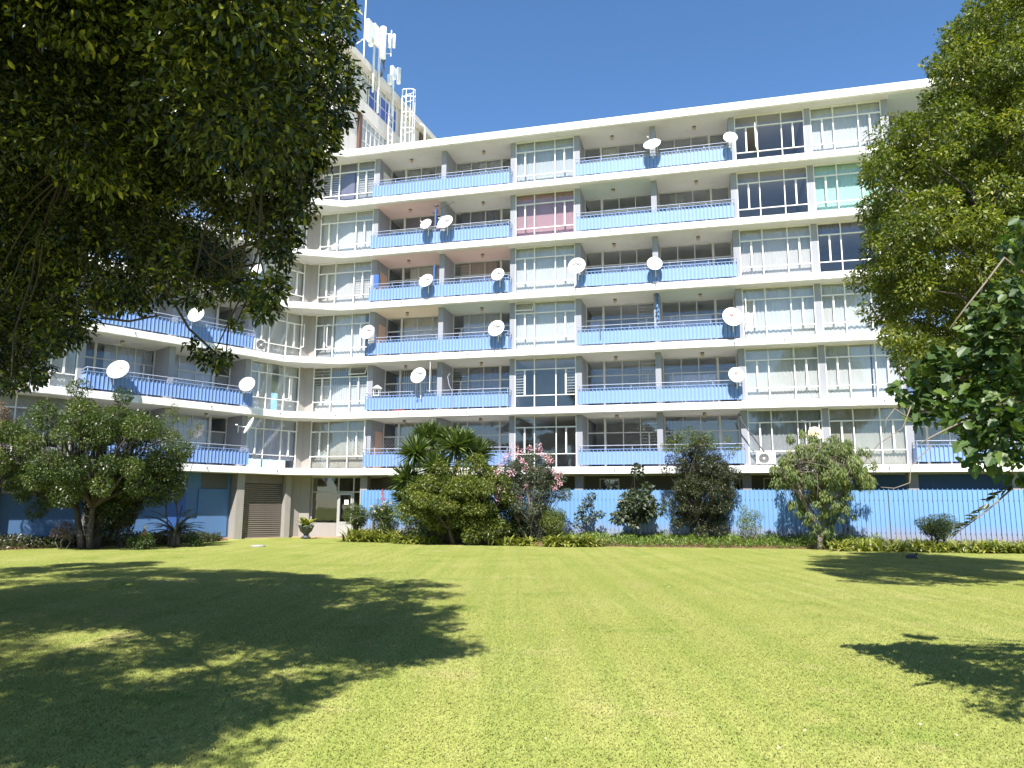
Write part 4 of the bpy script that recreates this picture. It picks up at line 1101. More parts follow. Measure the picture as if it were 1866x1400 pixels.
def blob_leaves(blobs, dens, L, hollow=.45, updown=.35, tips=.5):
    """leaf roots and directions spread through clumps: blobs = [(centre, radii)], dens = leaves per m2 of clump surface"""
    Cs, Ax, Nr, Ti = [], [], [], []
    for c, r in blobs:
        r = np.broadcast_to(np.asarray(r, float), (3,))
        area = 4 * math.pi * ((r[0] * r[1]) ** 1.6 + (r[0] * r[2]) ** 1.6 + (r[1] * r[2]) ** 1.6) ** (1 / 1.6) / 3 ** (1 / 1.6)
        n = max(12, int(area * dens * DENS))
        d = unitv(rng.normal(size=(n, 3)))
        # uneven: clump surface broken into sprays
        lob = np.zeros(n)
        for _ in range(7):
            k = unitv(rng.normal(size=3)); lob += np.maximum(0, d @ k - .55) * rng.uniform(.3, 1.1)
        rad = (hollow + (1 - hollow) * rng.random(n) ** .6) * (.82 + .42 * lob)
        p = np.asarray(c) + d * rad[:, None] * r
        a = unitv(d * .8 + rng.normal(size=(n, 3)) * .65 + np.array([0, 0, -.35]))
        nn = unitv(d * .5 + np.array([0, 0, .9]) + rng.normal(size=(n, 3)) * .55)
        Cs.append(p); Ax.append(a); Nr.append(nn)
        Ti.append(np.clip(rng.normal(.42, .22, n) + rng.uniform(-.16, .20) + tips * np.where(rng.random(n) < .06, .5, 0), 0, 1))
    return np.concatenate(Cs), np.concatenate(Ax), np.concatenate(Nr), np.concatenate(Ti)
def limb(m_, a, b, r0, r1, sag=.12, n=5, sides=7):
    a, b = np.array(a, float), np.array(b, float); L = np.linalg.norm(b - a)
    off = rng.normal(size=3) * L * sag * .5; off[2] = abs(off[2])
    path = [a + (b - a) * t + off * math.sin(math.pi * t) + rng.normal(size=3) * L * .012 * (0 < t < 1) for t in np.linspace(0, 1, n)]
    m_.tube(path, list(np.linspace(r0, r1, n)), sides)
    return path
def tree_thing(name, label, cat, base, blobs, dens, L, mat, trunk_r, ratio=.45, bark='bark', stems=1, fork=.35, group=None, simple=True, hollow=.45, tips=.5, limb_every=1, spread=.0, shrub=False, lvar=.3):
    e = empty(name, base, label, cat, group)
    base = np.array(base, float)
    cs = np.array([b[0] for b in blobs]); ctr = cs.mean(0)
    m_ = MB(); heads = []
    for s_ in range(stems):
        ang = 6.283 * s_ / max(stems, 1) + 1.1
        b0 = base + np.array([math.cos(ang), math.sin(ang), 0]) * spread * (stems > 1) - np.array([0, 0, .06])
        hd = base * (1 - fork) + np.array([ctr[0], ctr[1], ctr[2]]) * fork + np.array([math.cos(ang), math.sin(ang), 0]) * spread * 2.2 * (stems > 1)
        limb(m_, b0, hd, trunk_r, trunk_r * .7, .08, 6, 9); heads.append(hd)
    for i, (c, r) in enumerate(blobs):
        if i % limb_every: continue
        c = np.asarray(c, float); hd = min(heads, key=lambda h: np.linalg.norm(h - c))
        limb(m_, hd, c, trunk_r * .5, trunk_r * .12, .15)
        for _ in range(3):
            q = c + unitv(rng.normal(size=3)) * np.mean(r) * .8; limb(m_, c, q, trunk_r * .13, trunk_r * .05, .1, 4, 5)
    m_.build('stem' if shrub else 'trunk', bark, e, smooth=True)
    C, A, Nn, T = blob_leaves(blobs, dens, L, hollow, tips=tips)
    leaves('foliage' if shrub else 'crown', mat, e, C, A, Nn, L * rng.uniform(1 - lvar, 1 + lvar, len(C)), ratio, T, simple)
    return e
def px_blob(px, py, Y, rpx, flat=.8, dY=None):
    """clump whose outline in the photograph is about rpx pixels wide, at Y metres"""
    c = at(px, py, Y); r = rpx * Y / F_PX
    return (c, (r, r if dY is None else dY, r * flat))

# ------------------------------------------------------------------ big shade tree on the left (crown overhead, trunk outside the frame)
SUNX, SUNY = math.sin(SUN_AZ) / math.tan(SUN_EL), math.cos(SUN_AZ) / math.tan(SUN_EL)
def over(px, py, h):
    """crown point at height h whose shadow falls on the lawn at pixel (px,py)"""
    g_ = gnd(px, py); return np.array([g_[0] - SUNX * h, g_[1] - SUNY * h, h])
def in_poly(x, y, poly):
    ins = False; j = len(poly) - 1
    for i in range(len(poly)):
        (xi, yi), (xj, yj) = poly[i], poly[j]
        if (yi > y) != (yj > y) and x < (xj - xi) * (y - yi) / (yj - yi) + xi: ins = not ins
        j = i
    return ins
def project(p):
    d = np.asarray(p) - np.array([0, 0, EYE]); z = d @ _f
    return (933 + F_PX * (d @ CR) / z, 700 + F_PX * (d @ CD) / z, z)
def fill_blobs(poly, n, rmin, rmax, depth, holes=(), inset=.75, flat=.72):
    """clumps through the region a crown covers, evenly spread, each at its own distance"""
    out = []; got = []; xs = [p[0] for p in poly]; ys = [p[1] for p in poly]
    def cand():
        while True:
            x, y, r = rng.uniform(min(xs), max(xs)), rng.uniform(min(ys), max(ys)), rng.uniform(rmin, rmax)
            if not all(in_poly(x + r * inset * math.cos(k), y + r * inset * flat * math.sin(k), poly) for k in np.linspace(0, 5.5, 8)): continue
            if any(((x - hx) / (ha + r * .7)) ** 2 + ((y - hy) / (hb + r * .6)) ** 2 < 1 for hx, hy, ha, hb in holes): continue
            return x, y, r
    while len(out) < n:
        cs = [cand() for _ in range(7)]
        x, y, r = max(cs, key=lambda c: min([math.hypot(c[0] - g_[0], c[1] - g_[1]) for g_ in got] + [1e9]))
        got.append((x, y)); out.append(px_blob(x, y, depth(x, y), r, flat))
    return out
POLY1 = [(-200, -150), (640, -150), (662, 0), (664, 80), (658, 190), (632, 265), (590, 335), (568, 400), (548, 450), (535, 520), (508, 575), (475, 605), (440, 600), (415, 560), (380, 565), (330, 560), (290, 560), (240, 575), (185, 575), (165, 610), (145, 650), (80, 700), (0, 715), (-200, 700)]
HOLES1 = [(395, 462, 42, 40), (425, 292, 26, 20), (350, 380, 16, 12), (150, 520, 12, 8)]
dep1 = lambda x, y: 6.0 + (640 - x) / 640 * 2.6 + rng.uniform(-.6, .9)
POLY1V = [(max(-70, x), max(-60, y)) for x, y in POLY1]
T1B = fill_blobs(POLY1V, 150, 36, 60, dep1, HOLES1) + fill_blobs(POLY1V, 110, 22, 34, lambda x, y: dep1(x, y) - .3, HOLES1, .6)
T1K = fill_blobs(POLY1V, 90, 45, 75, lambda x, y: dep1(x, y) + 2.2, HOLES1, .95)
T1B += [px_blob(x, y, 7.0, r, .75) for x, y, r in ((385, 655, 34), (362, 642, 20), (412, 648, 18), (345, 625, 14), (430, 590, 18), (60, 690, 26), (20, 700, 26), (625, 20, 30), (628, 70, 28), (628, 120, 28), (628, 170, 27), (615, 215, 26), (600, 255, 26), (585, 295, 26), (568, 340, 26), (550, 385, 24), (535, 430, 22), (520, 475, 22), (505, 520, 22))]
SHADE1 = [(-250, 1034), (0, 1030), (290, 1023), (420, 1036), (600, 1046), (640, 1062), (815, 1104), (800, 1124), (745, 1140), (855, 1170), (872, 1190), (720, 1222), (605, 1262), (575, 1292), (525, 1312), (490, 1350), (380, 1388), (240, 1405), (-250, 1420)]
gp = [gnd(*p)[:2] for p in SHADE1]; gx = [p[0] for p in gp]; gy = [p[1] for p in gp]
T1H = []
k_ = 0
while k_ < 220:
    x, y, r = rng.uniform(min(gx), max(gx)), rng.uniform(min(gy), max(gy)), rng.uniform(.38, .72)
    if not all(in_poly(x + r * .8 * math.cos(t), y + r * 1.0 * math.sin(t), gp) for t in np.linspace(0, 5.5, 8)): continue
    for _ in range(12):
        h = rng.uniform(4.4, 6.2) if x > -4.2 else rng.uniform(5.0, 9.5); c = np.array([x - SUNX * h, y - SUNY * h, h]); px_, py_, pz_ = project(c)
        if pz_ < .5 or py_ < -90 or px_ < -90 or (in_poly(px_, py_, POLY1) and all(in_poly(px_ + r * F_PX / pz_ * math.cos(t), py_ + r * .7 * F_PX / pz_ * math.sin(t), POLY1) for t in np.linspace(0, 5.5, 8))):
            (T1H if pz_ < .5 or py_ < -60 or px_ < -60 else T1B).append((c, (r, r, r * .7))); k_ += 1; break
    else: k_ += .2
t1base = (-8.2, 6.4, 0)
e = empty('shade_tree', t1base, 'huge dark leaved shade tree reaching in from the left, overhead and nearest', 'tree')
m_ = MB()
hub = np.array([-7.6, 6.6, 3.0])
limb(m_, (-8.2, 6.4, -.1), hub, .42, .34, .05, 6, 12)
hub2 = np.array([-7.9, 7.8, 6.6]); limb(m_, hub, hub2, .26, .2, .05, 5, 10)
mains = [at(60, 250, 9.3), at(330, 180, 8.6), at(200, 20, 8.8), np.array([-4.6, 3.5, 7.2]), np.array([-3.6, 2.0, 6.6]), at(150, 420, 9.6), np.array([-9, 10, 7.5])]
ends = []
p_ = limb(m_, hub2, at(150, 275, 7.7), .12, .09, .06, 6, 10); p2_ = limb(m_, at(150, 275, 7.7), at(300, 268, 7.3), .10, .075, .05, 5, 9)
p3_ = limb(m_, at(300, 268, 7.3), at(500, 222, 6.6), .075, .03, .06, 6, 8)
ends += [p_[-1], p2_[-1], p3_[2], p3_[-1]]
for q in mains:
    limb(m_, hub2, q, .085, .035, .08, 6, 8); ends.append(q)
for x, y, h, r in ((100, 1330, 6.2, .5), (200, 1350, 6.4, .45), (320, 1335, 6.2, .45), (420, 1310, 6.0, .42), (500, 1290, 6.0, .42), (555, 1262, 6.0, .4), (60, 1385, 6.4, .45), (160, 1385, 6.4, .4), (250, 1375, 6.4, .4), (0, 1350, 6.6, .6), (380, 1270, 6.4, .5), (250, 1290, 6.6, .55), (130, 1280, 6.8, .6), (10, 1270, 7, .6),
                   (850, 1186, 5.6, .26), (815, 1192, 5.6, .3), (770, 1200, 5.7, .34), (720, 1205, 5.8, .38), (660, 1225, 5.9, .4), (800, 1110, 7.0, .3), (760, 1112, 7.0, .35), (480, 1360, 5.6, .16), (400, 1398, 5.8, .2)):
    T1H.append((over(x, y, h), (r, r, r * .7)))
k_ = 0
while k_ < 130:   # the mass of the crown above and in front, which keeps the lower and left part in shade
    x, y = rng.uniform(-60, 590), rng.uniform(-40, 640)
    if not in_poly(x, y, POLY1) or (x > 230 and y < 250): continue
    p = at(x, y, dep1(x, y) - .4); c = p + np.array(TO_SUN) * rng.uniform(2.2, 5.0); px_, py_, pz_ = project(c); r = rng.uniform(.42, .68)
    if pz_ > .5 and -60 < px_ < 1900 and py_ > -80 and not in_poly(px_ + 60, py_ + 60, POLY1): continue
    (T1B if pz_ > .5 and px_ > -90 and py_ > -90 else T1H).append((c, (r, r, r * .7))); k_ += 1
LOWSH = [(-150, 1120), (610, 1130), (600, 1255), (470, 1320), (330, 1385), (-150, 1400)]
k_ = 0
while k_ < 46:
    x, y = rng.uniform(-150, 610), rng.uniform(1120, 1400)
    if not in_poly(x, y, LOWSH): continue
    r = rng.uniform(.28, .45); c = over(x, y, rng.uniform(5.8, 8.2)); px_, py_, pz_ = project(c); (T1B if pz_ > .5 and px_ > -90 and py_ > -90 else T1H).append((c, (r, r, r * .7))); k_ += 1
for _ in range(36): T1H.append((np.array([rng.uniform(-10.5, -4.6), rng.uniform(1.5, 7.5), rng.uniform(8.2, 12.5)]), (lambda q: (q, q, q * .7))(rng.uniform(.7, 1.05))))
for c, r in T1B[::2]:
    q = min(ends, key=lambda h: np.linalg.norm(np.asarray(h) - c)); limb(m_, q, c, .016, .006, .12, 6, 5)
    for _ in range(4):
        d = unitv(rng.normal(size=3)) * np.mean(r) * .9; limb(m_, c, np.asarray(c) + d, .006, .003, .1, 4, 4)
# bare hanging twigs below the crown
for pts_ in ([(270, 460), (310, 540), (345, 600), (400, 650), (420, 668)], [(160, 555), (190, 580), (235, 586), (290, 575)], [(405, 470), (440, 450), (480, 440), (520, 425)], [(365, 440), (385, 470), (420, 492), (470, 480)]):
    m_.tube([at(x, y, 7.1) for x, y in pts_], [.016, .014, .012, .009, .006][:len(pts_)], 5)
m_.build('trunk', 'bark', e, smooth=True)
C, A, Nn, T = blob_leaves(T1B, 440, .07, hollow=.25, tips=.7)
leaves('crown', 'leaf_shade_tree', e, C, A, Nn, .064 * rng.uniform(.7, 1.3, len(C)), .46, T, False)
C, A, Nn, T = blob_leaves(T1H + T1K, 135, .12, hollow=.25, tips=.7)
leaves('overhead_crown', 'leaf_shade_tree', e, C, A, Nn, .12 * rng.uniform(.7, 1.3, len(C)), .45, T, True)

# ------------------------------------------------------------------ dense column tree on the right
T2B = [px_blob(x, y, Y, r, .8) for x, y, Y, r in ((1795, 15, 14.4, 42), (1750, 70, 14.6, 42), (1722, 125, 14.8, 36), (1708, 180, 14.8, 34), (1655, 240, 15, 32), (1622, 268, 15, 28), (1840, 60, 14.2, 50), (1790, 110, 14.2, 46))]
POLY2 = [(1780, -100), (1755, 0), (1688, 90), (1676, 190), (1635, 212), (1586, 235), (1552, 315), (1564, 400), (1552, 510), (1585, 600), (1625, 660), (1665, 720), (1866, 740), (2000, 740), (2000, -100)]
T2B += fill_blobs(POLY2, 130, 34, 58, lambda x, y: rng.uniform(12.9, 15.6)) + fill_blobs(POLY2, 80, 16, 28, lambda x, y: rng.uniform(12.9, 14.6), (), .5) + fill_blobs(POLY2, 75, 42, 66, lambda x, y: rng.uniform(15.8, 17.0), (), .9)
# far side of the crown, seen only by the sun
for i in range(26):
    a_ = rng.uniform(0, 6.283); rr_ = rng.uniform(.6, 2.3); T2B.append((np.array([12.4 + rr_ * math.cos(a_), 16.6 + rr_ * math.sin(a_) * .8, rng.uniform(3.4, 11.5)]), (1.0, 1.0, .75)))
tree_thing('column_tree', 'tall dense tree with small yellow green leaves filling the right edge', 'tree', (11.6, 16.2, 0), T2B, 265, .088, 'leaf_column_tree', .085, ratio=.42, fork=.5, hollow=.45, tips=.7, limb_every=7)

# ------------------------------------------------------------------ broad-leaved tree at the right edge, nearest; its leaves are separate pieces
def lobed_leaf(L):
    """five-lobed leaf blade, folded a little along its midrib"""
    out = [(0, 0), (.10, .30), (.02, .52), (.30, .42), (.34, .78), (.52, .60), (.66, .70), (.66, .42), (.82, .34), (1.0, 0)]
    half = [(x * L, y * L * .62, abs(y) * L * .10 - x * x * L * .10) for x, y in out]
    oth = [(x, -y, z) for x, y, z in half]
    me = rawmesh('leaf', half + oth, [(0, i, i + 1) for i in range(1, 9)] + [(10, 10 + i + 1, 10 + i) for i in range(1, 9)])
    me.materials.append(MATS['leaf_maple'])
    return me
e = empty('broad_leaved_tree', (7.4, 6.6, 0), 'tree with big lobed leaves hanging in at the right edge', 'tree')
T3B = [px_blob(x, y, Y, r, .8) for (x, y, Y, r) in [(1850, 470, 6.6, 30), (1830, 560, 6.4, 60), (1880, 620, 6.2, 80), (1790, 640, 6.5, 55), (1745, 690, 6.6, 55), (1690, 690, 6.8, 40), (1655, 715, 6.9, 28), (1680, 750, 6.8, 32), (1770, 760, 6.3, 62), (1840, 720, 6.1, 75),
                     (1830, 800, 6.0, 70), (1780, 820, 6.2, 42), (1870, 850, 5.9, 45), (1900, 780, 6.0, 90), (1730, 740, 6.6, 40), (1860, 540, 6.3, 55), (1845, 450, 6.6, 26), (1800, 600, 6.5, 40), (1720, 655, 6.7, 30), (1810, 690, 6.4, 50), (1850, 640, 6.3, 50)]]
for (x, y, h, r) in [(1700, 1205, 3.6, .4), (1780, 1230, 3.8, .5), (1840, 1260, 3.8, .5), (1760, 1190, 4.2, .45), (1850, 1200, 4.2, .55), (1820, 1295, 3.4, .3), (1900, 1240, 4.4, .7)]: T3B.append((over(x, y, h), (r, r, r * .7)))
m_ = MB(); hub = np.array([7.2, 6.6, 2.6]); limb(m_, (7.4, 6.6, -.1), hub, .17, .13, .05, 5, 10)
for c, r in T3B: limb(m_, hub, c, .05, .010, .14, 7, 6)
for pts_, Y, r in (([(1866, 500), (1830, 470), (1800, 510), (1760, 560), (1730, 600)], 6.4, .012), ([(1800, 760), (1750, 770), (1700, 795), (1675, 810)], 6.2, .010), ([(1660, 765), (1630, 745), (1615, 765), (1612, 790)], 6.6, .008),
                   ([(1660, 740), (1645, 780), (1600, 810), (1570, 850)], 6.6, .006), ([(1700, 810), (1660, 850), (1658, 880), (1630, 890), (1605, 888)], 6.5, .006), ([(1845, 890), (1800, 930), (1760, 960), (1740, 975)], 6.0, .008)):
    m_.tube([at(x, y, Y) for x, y in pts_], list(np.linspace(r, r * .5, len(pts_))), 5)
m_.build('trunk', 'bark_pale', e, smooth=True)
C, A, Nn, T = blob_leaves(T3B, 150, .12, hollow=.15, tips=.4)
vis = (C[:, 1] > 4.9)
crown = leaves('crown', 'leaf_maple', e, C, A, Nn, .09 * rng.uniform(.7, 1.2, len(C)), .75, T, False)
LM = []
for i in range(4):
    me = lobed_leaf(1.0); at_ = me.attributes.new('tint', 'FLOAT', 'POINT'); at_.data.foreach_set('value', np.full(len(me.vertices), .2 + .25 * i, np.float32)); LM.append(me)
cand = []
for c, r in T3B[:21]:
    for _ in range(14):
        d = unitv(rng.normal(size=3)); d[1] = -abs(d[1]); p = np.asarray(c) + d * np.asarray(r) * rng.uniform(.75, 1.12); cand.append((p, d))
for p, d in cand[:290]:
    ax = unitv(np.array([d[0], d[1] * .5, d[2] * .5 - .35]) + rng.normal(size=3) * .35); nr = unitv(np.array([0, -.5, .8]) + rng.normal(size=3) * .4)
    sd = unitv(np.cross(nr, ax)); up = np.cross(ax, sd); L = rng.uniform(.085, .14)
    o = bpy.data.objects.new('leaf', LM[rng.integers(4)])
    o.matrix_basis = Matrix(((ax[0] * L, sd[0] * L, up[0] * L, p[0]), (ax[1] * L, sd[1] * L, up[1] * L, p[1]), (ax[2] * L, sd[2] * L, up[2] * L, p[2]), (0, 0, 0, 1)))
    link(o, crown)
# leafy twig that arches down in front of the fence
tw = [at(x, y, 6.0) for x, y in ((1845, 885), (1815, 905), (1790, 930), (1765, 955), (1745, 972))]
C = np.concatenate([np.linspace(tw[i], tw[i + 1], 7) for i in range(4)]); n = len(C)
leaves('twig_leaves', 'leaf_dark', e, C, np.tile(np.array([-1, 0, .05]), (n, 1)) + rng.normal(size=(n, 3)) * .4, np.tile(np.array([0, -.3, 1.0]), (n, 1)) + rng.normal(size=(n, 3)) * .3, .085, .45, None, False)

DENS = 2.3
# ------------------------------------------------------------------ garden shrubs and trees before the building
def mixed(px0, px1, py0, py1, Y, n, rmin, rmax, flat=.85, round_=True, dY=None):
    """clumps spread through an oval seen between the given pixel limits"""
    out = []; cx_, cy_ = (px0 + px1) / 2, (py0 + py1) / 2; hx, hy = (px1 - px0) / 2, (py1 - py0) / 2
    depth = dY if dY is not None else hx * Y / F_PX * .8
    used = []
    for i in range(n):
        best, bd = None, -1
        for _ in range(6):
            v_ = rng.normal(size=3); v_ *= rng.random() ** .33 / np.linalg.norm(v_)
            d_ = min([np.linalg.norm(v_ - g_) for g_ in used] + [9])
            if d_ > bd: best, bd = v_, d_
        used.append(best); a_, b_, c_ = best
        k_ = (a_ * a_ + b_ * b_ + c_ * c_) ** .5 + 1e-6; s_ = (.50 + .55 * rng.random() ** .8) / k_ * k_ ** .35
        r = rng.uniform(rmin, rmax); rp = r * F_PX / Y
        q = at(cx_ + a_ * s_ * max(4, hx - rp * .55), cy_ + b_ * s_ * max(4, hy - rp * .5), Y) ; q[1] += c_ * s_ * depth
        out.append((q, (r, r, r * flat)))
    return out
def base_at(px, py, z=.0): q = gnd(px, py, z); return (q[0], q[1], z)
Yc = 27.4
tree_thing('citrus_tree', 'round leafy tree with short dark trunks before the blue wall', 'tree', tuple(at(165, 985, Yc)[:2]) + (.03,), mixed(0, 350, 695, 945, Yc, 95, .3, .7) + mixed(10, 150, 850, 945, Yc, 14, .25, .45) + mixed(250, 350, 820, 935, Yc + .5, 14, .25, .5), 130, .085, 'leaf_mid', .13, stems=3, spread=.25, fork=.45, tips=.9)
tree_thing('small_tree', 'small dark tree with a leaning trunk under the round tree', 'tree', tuple(at(222, 988, 28.3)[:2]) + (.05,), mixed(150, 265, 868, 985, 28.3, 26, .32, .55), 150, .08, 'leaf_dark', .09, fork=.6)
tree_thing('feathery_shrub', 'loose yellow green shrub with long arching shoots beside the round tree', 'shrub', tuple(at(315, 985, 28.6)[:2]) + (.05,), [px_blob(x, y, 28.6, r, .9) for x, y, r in ((312, 760, 18), (300, 790, 20), (322, 800, 16), (335, 765, 10), (350, 790, 9), (362, 775, 7), (308, 830, 22), (330, 840, 16), (318, 742, 9))], 130, .07, 'leaf_bright', .03, stems=3, spread=.15, shrub=True, ratio=.28)
tree_thing('bottlebrush_shrub', 'reddish tipped shrub at the left border of the picture', 'shrub', tuple(at(-25, 985, 27)[:2]) + (.03,), mixed(-60, 22, 715, 850, 27, 12, .35, .6), 120, .08, 'leaf_dry', .08, shrub=True, ratio=.25, stems=2, spread=.1)
tree_thing('dry_rose_bush', 'twiggy reddish brown bush low before the left blue wall', 'shrub', tuple(at(115, 992, 27.3)[:2]) + (.03,), mixed(85, 148, 945, 990, 27.3, 8, .18, .32), 90, .06, 'leaf_dry', .02, stems=5, spread=.12, shrub=True, bark='bark_pale')
def groundcover(name, label, poly_fn, n, L, mat, zoff=.0, hgt=.35, ratio=.35):
    C = []; 
    while len(C) < n: C.append(poly_fn())
    C = np.array(C); a = unitv(rng.normal(size=(n, 3)) * .6 + np.array([0, 0, .45])); nn = unitv(rng.normal(size=(n, 3)) * .5 + np.array([0, -.2, 1]))
    return tag(leaves(name, mat, None, C, a, nn, L * rng.uniform(.6, 1.3, n), ratio, None, True), label, 'plants', kind='stuff')
def left_bed():
    u = rng.uniform(3.2, 17); d = np.interp(u, [2.5, 4, 6, 9, 14, 20], [1.2, 2.6, 3.2, 3.4, 3.2, 3.0]); t = rng.random() ** 1.3
    return np.array(W('L', u, .95 - d * (1 - t) - .05, .02 + rng.random() ** 1.5 * (.34 + .1 * math.sin(u * 3))))
groundcover('ground_cover', 'low dark leafy ground cover filling the shaded left bed', left_bed, 16000, .13, 'leaf_dark')
tree_thing('low_shrub', 'low green leafy clump at the front of the left bed', 'shrub', tuple(at(250, 1000, 27.2)[:2]) + (.02,), mixed(222, 290, 975, 1000, 27.2, 6, .16, .28), 150, .09, 'leaf_mid', .02, shrub=True, stems=2, spread=.1)
tree_thing('low_shrub', 'pale leafed clump ending the left bed below the fronds', 'shrub', tuple(at(355, 996, 29.2)[:2]) + (.02,), mixed(330, 382, 972, 997, 29.2, 5, .16, .26), 150, .08, 'leaf_mid', .02, shrub=True, stems=2, spread=.1)
def frond_plant(name, label, base, n, length, rise, mat, leaflet, tilt0=.2, tilt1=1.25, trunk=0.0, tr=.12, dens=26, lr=.10, bend=.9):
    e = empty(name, base, label, 'palm'); base = np.array(base, float); hd = base + np.array([0, 0, trunk])
    m_ = MB(); C, A, Nn = [], [], []
    for i in range(n):
        az = 6.283 * i / n * 2.618 + rng.uniform(-.2, .2); tl = rng.uniform(tilt0, tilt1); L = length * rng.uniform(.8, 1.1)
        h = np.array([math.cos(az), math.sin(az), 0]); path = []; q = hd.copy(); th = math.pi / 2 - tl
        for k in range(9):
            path.append(q.copy()); q = q + (h * math.cos(th) + np.array([0, 0, math.sin(th)])) * L / 8; th -= bend / 8 * (1 + .4 * k / 8)
        m_.tube(path, list(np.linspace(.016, .004, 9)), 5, False)
        sd = np.array([-h[1], h[0], 0])
        for t in np.linspace(.12, 1, dens):
            k = min(int(t * 8), 7); f = t * 8 - k; p = path[k] * (1 - f) + path[k + 1] * f if k < 8 else path[8]; tg = unitv(path[min(k + 1, 8)] - path[k])
            for s_ in (-1, 1):
                C.append(p); A.append(sd * s_ + tg * .75 + np.array([0, 0, .18])); Nn.append(np.array([0, 0, 1.0]) + tg * .1 + rng.normal(size=3) * .1)
    if trunk: m_.tube([base - np.array([0, 0, .05]), hd], [tr * 1.2, tr], 10)
    m_.build('stem', 'bark_pale', e)
    n_ = len(C); leaves('fronds', mat, e, np.array(C), np.array(A), np.array(Nn), leaflet * rng.uniform(.8, 1.1, n_), lr, None, True, droop=.05)
    return e
frond_plant('cycad', 'dark cycad with stiff arching fronds at the end of the left bed', tuple(at(318, 985, 30.0)[:2]) + (.1,), 30, 1.25, .6, 'leaf_mid', .20, .25, 1.35, .35, .16, 30, .14, .9)
# garden statue among the left bed plants
q = at(262, 985, 28.6)
st = empty('garden_ornament', (q[0], q[1], .05), 'small pale ornament standing beside the dark fronds', 'ornament')
MB().lathe((q[0], q[1], .05), [(.12, 0), (.13, .08), (.07, .14), (.06, .32), (.10, .42), (.08, .55), (.03, .62)], 10).build('body', 'terracotta', st, smooth=True)
MB().lathe((q[0], q[1], .67), [(.03, 0), (.07, .05), (.07, .12), (.02, .18)], 10).build('head', 'paper', st, smooth=True)

# potted plant at the entrance
q = at(557, 983, 36.4)
pot = empty('urn_planter', (q[0], q[1], .045), 'dark urn with a leafy plant standing before the entrance', 'planter')
MB().lathe((q[0], q[1], .045), [(.22, 0), (.22, .05), (.10, .12), (.11, .18), (.27, .32), (.33, .48), (.37, .55), (.37, .60), (.33, .60), (.30, .54)], 20).build('urn', 'pot_dark', pot, smooth=True)
def straps(name, mat, parent, ctr, n, L, wid, up0=.2, up1=1.2, bend=1.3, seg=5, spread=.1):
    """arching strap leaves in one mesh"""
    V, Q, T = [], [], []
    for i in range(n):
        az = rng.uniform(0, 6.283); h = np.array([math.cos(az), math.sin(az), 0]); sd = np.array([-h[1], h[0], 0]); th = math.pi / 2 - rng.uniform(up0, up1); l_ = L * rng.uniform(.7, 1.15)
        q = np.array(ctr, float) + np.array([rng.normal() * spread, rng.normal() * spread, 0]); k0 = len(V); tt = np.clip(rng.normal(.5, .25), 0, 1)
        for k in range(seg + 1):
            w_ = wid * (.7 + .6 * math.sin(math.pi * min(1, .15 + k / seg * .85))) * (1 if k < seg else .15) * .5
            V += [q + sd * w_, q - sd * w_]; T += [tt, tt]
            q = q + (h * math.cos(th) + np.array([0, 0, math.sin(th)])) * l_ / seg; th -= bend / seg * rng.uniform(.7, 1.3)
        for k in range(seg): Q.append([k0 + 2 * k, k0 + 2 * k + 1, k0 + 2 * k + 3, k0 + 2 * k + 2])
    V = np.array(V); V[:, 2] = np.maximum(V[:, 2], .01)
    loc = np.array([V[:, 0].mean(), V[:, 1].mean(), V[:, 2].min()])
    me = npmesh(name, V - loc, np.array(Q)); me.materials.append(MATS[mat])
    a = me.attributes.new('tint', 'FLOAT', 'POINT'); a.data.foreach_set('value', np.array(T, np.float32))
    o = bpy.data.objects.new(name, me); o.location = loc; link(o, parent)
    return o
straps('leaves', 'leaf_strap', pot, (q[0], q[1], .60), 34, .62, .13, .1, 1.0, .9, 5, .06)
straps('outer_leaves', 'leaf_weed', pot, (q[0], q[1], .62), 30, .34, .10, .7, 1.5, 1.2, 4, .1)

# agapanthus borders, one thing for each clump row
def border(label, spots, L=.62, n=70):
    q = at(*spots[0][:2], spots[0][2]); e = empty('strap_leaf_plants', (q[0], q[1], 0), label, 'plants', 'strap leaved border plants along the lawn')
    for (x, y, Y, s_) in spots:
        c = at(x, y, Y); straps('clump', 'leaf_strap', e, (c[0], c[1], max(.02, .03 + .04 * rng.random())), int(n * s_), L * (.8 + .3 * s_), .050, .15, 1.25, 1.5, 5, .17)
    return e
border('bright strap leaved plants beside the entrance door', [(642 + i * 13, 985 + (i % 3), 33.9 - .12 * i + .5 * (i % 2), 1.0) for i in range(7)] + [(650 + i * 16, 975, 34.6, 1) for i in range(5)], .75)
border('strap leaved plants below the big round shrub', [(735 + i * 14, 992 + (i % 2) * 2, 32.3 - .08 * i, .9) for i in range(5)])
border('strap leaved clump between round shrub and pink tree', [(908 + i * 13, 994, 31.2, .7) for i in range(5)], .5)
border('striped strap leaved clump left of the soil mound', [(1003 + i * 11, 995, 30.6 + .2 * (i % 2), 1.0) for i in range(8)], .62)
border('long row of strap leaved plants between peach tree and round bush', [(1532 + i * 12, 996 - (i % 3) * 3, 28.6 - .04 * i + .5 * (i % 3), .9) for i in range(19)], .6, 52)
border('strap leaved plants at the far right foot of the fence', [(1775 + i * 13, 996 - (i % 2) * 3, 27.7 + .4 * (i % 2), .9) for i in range(8)], .6)

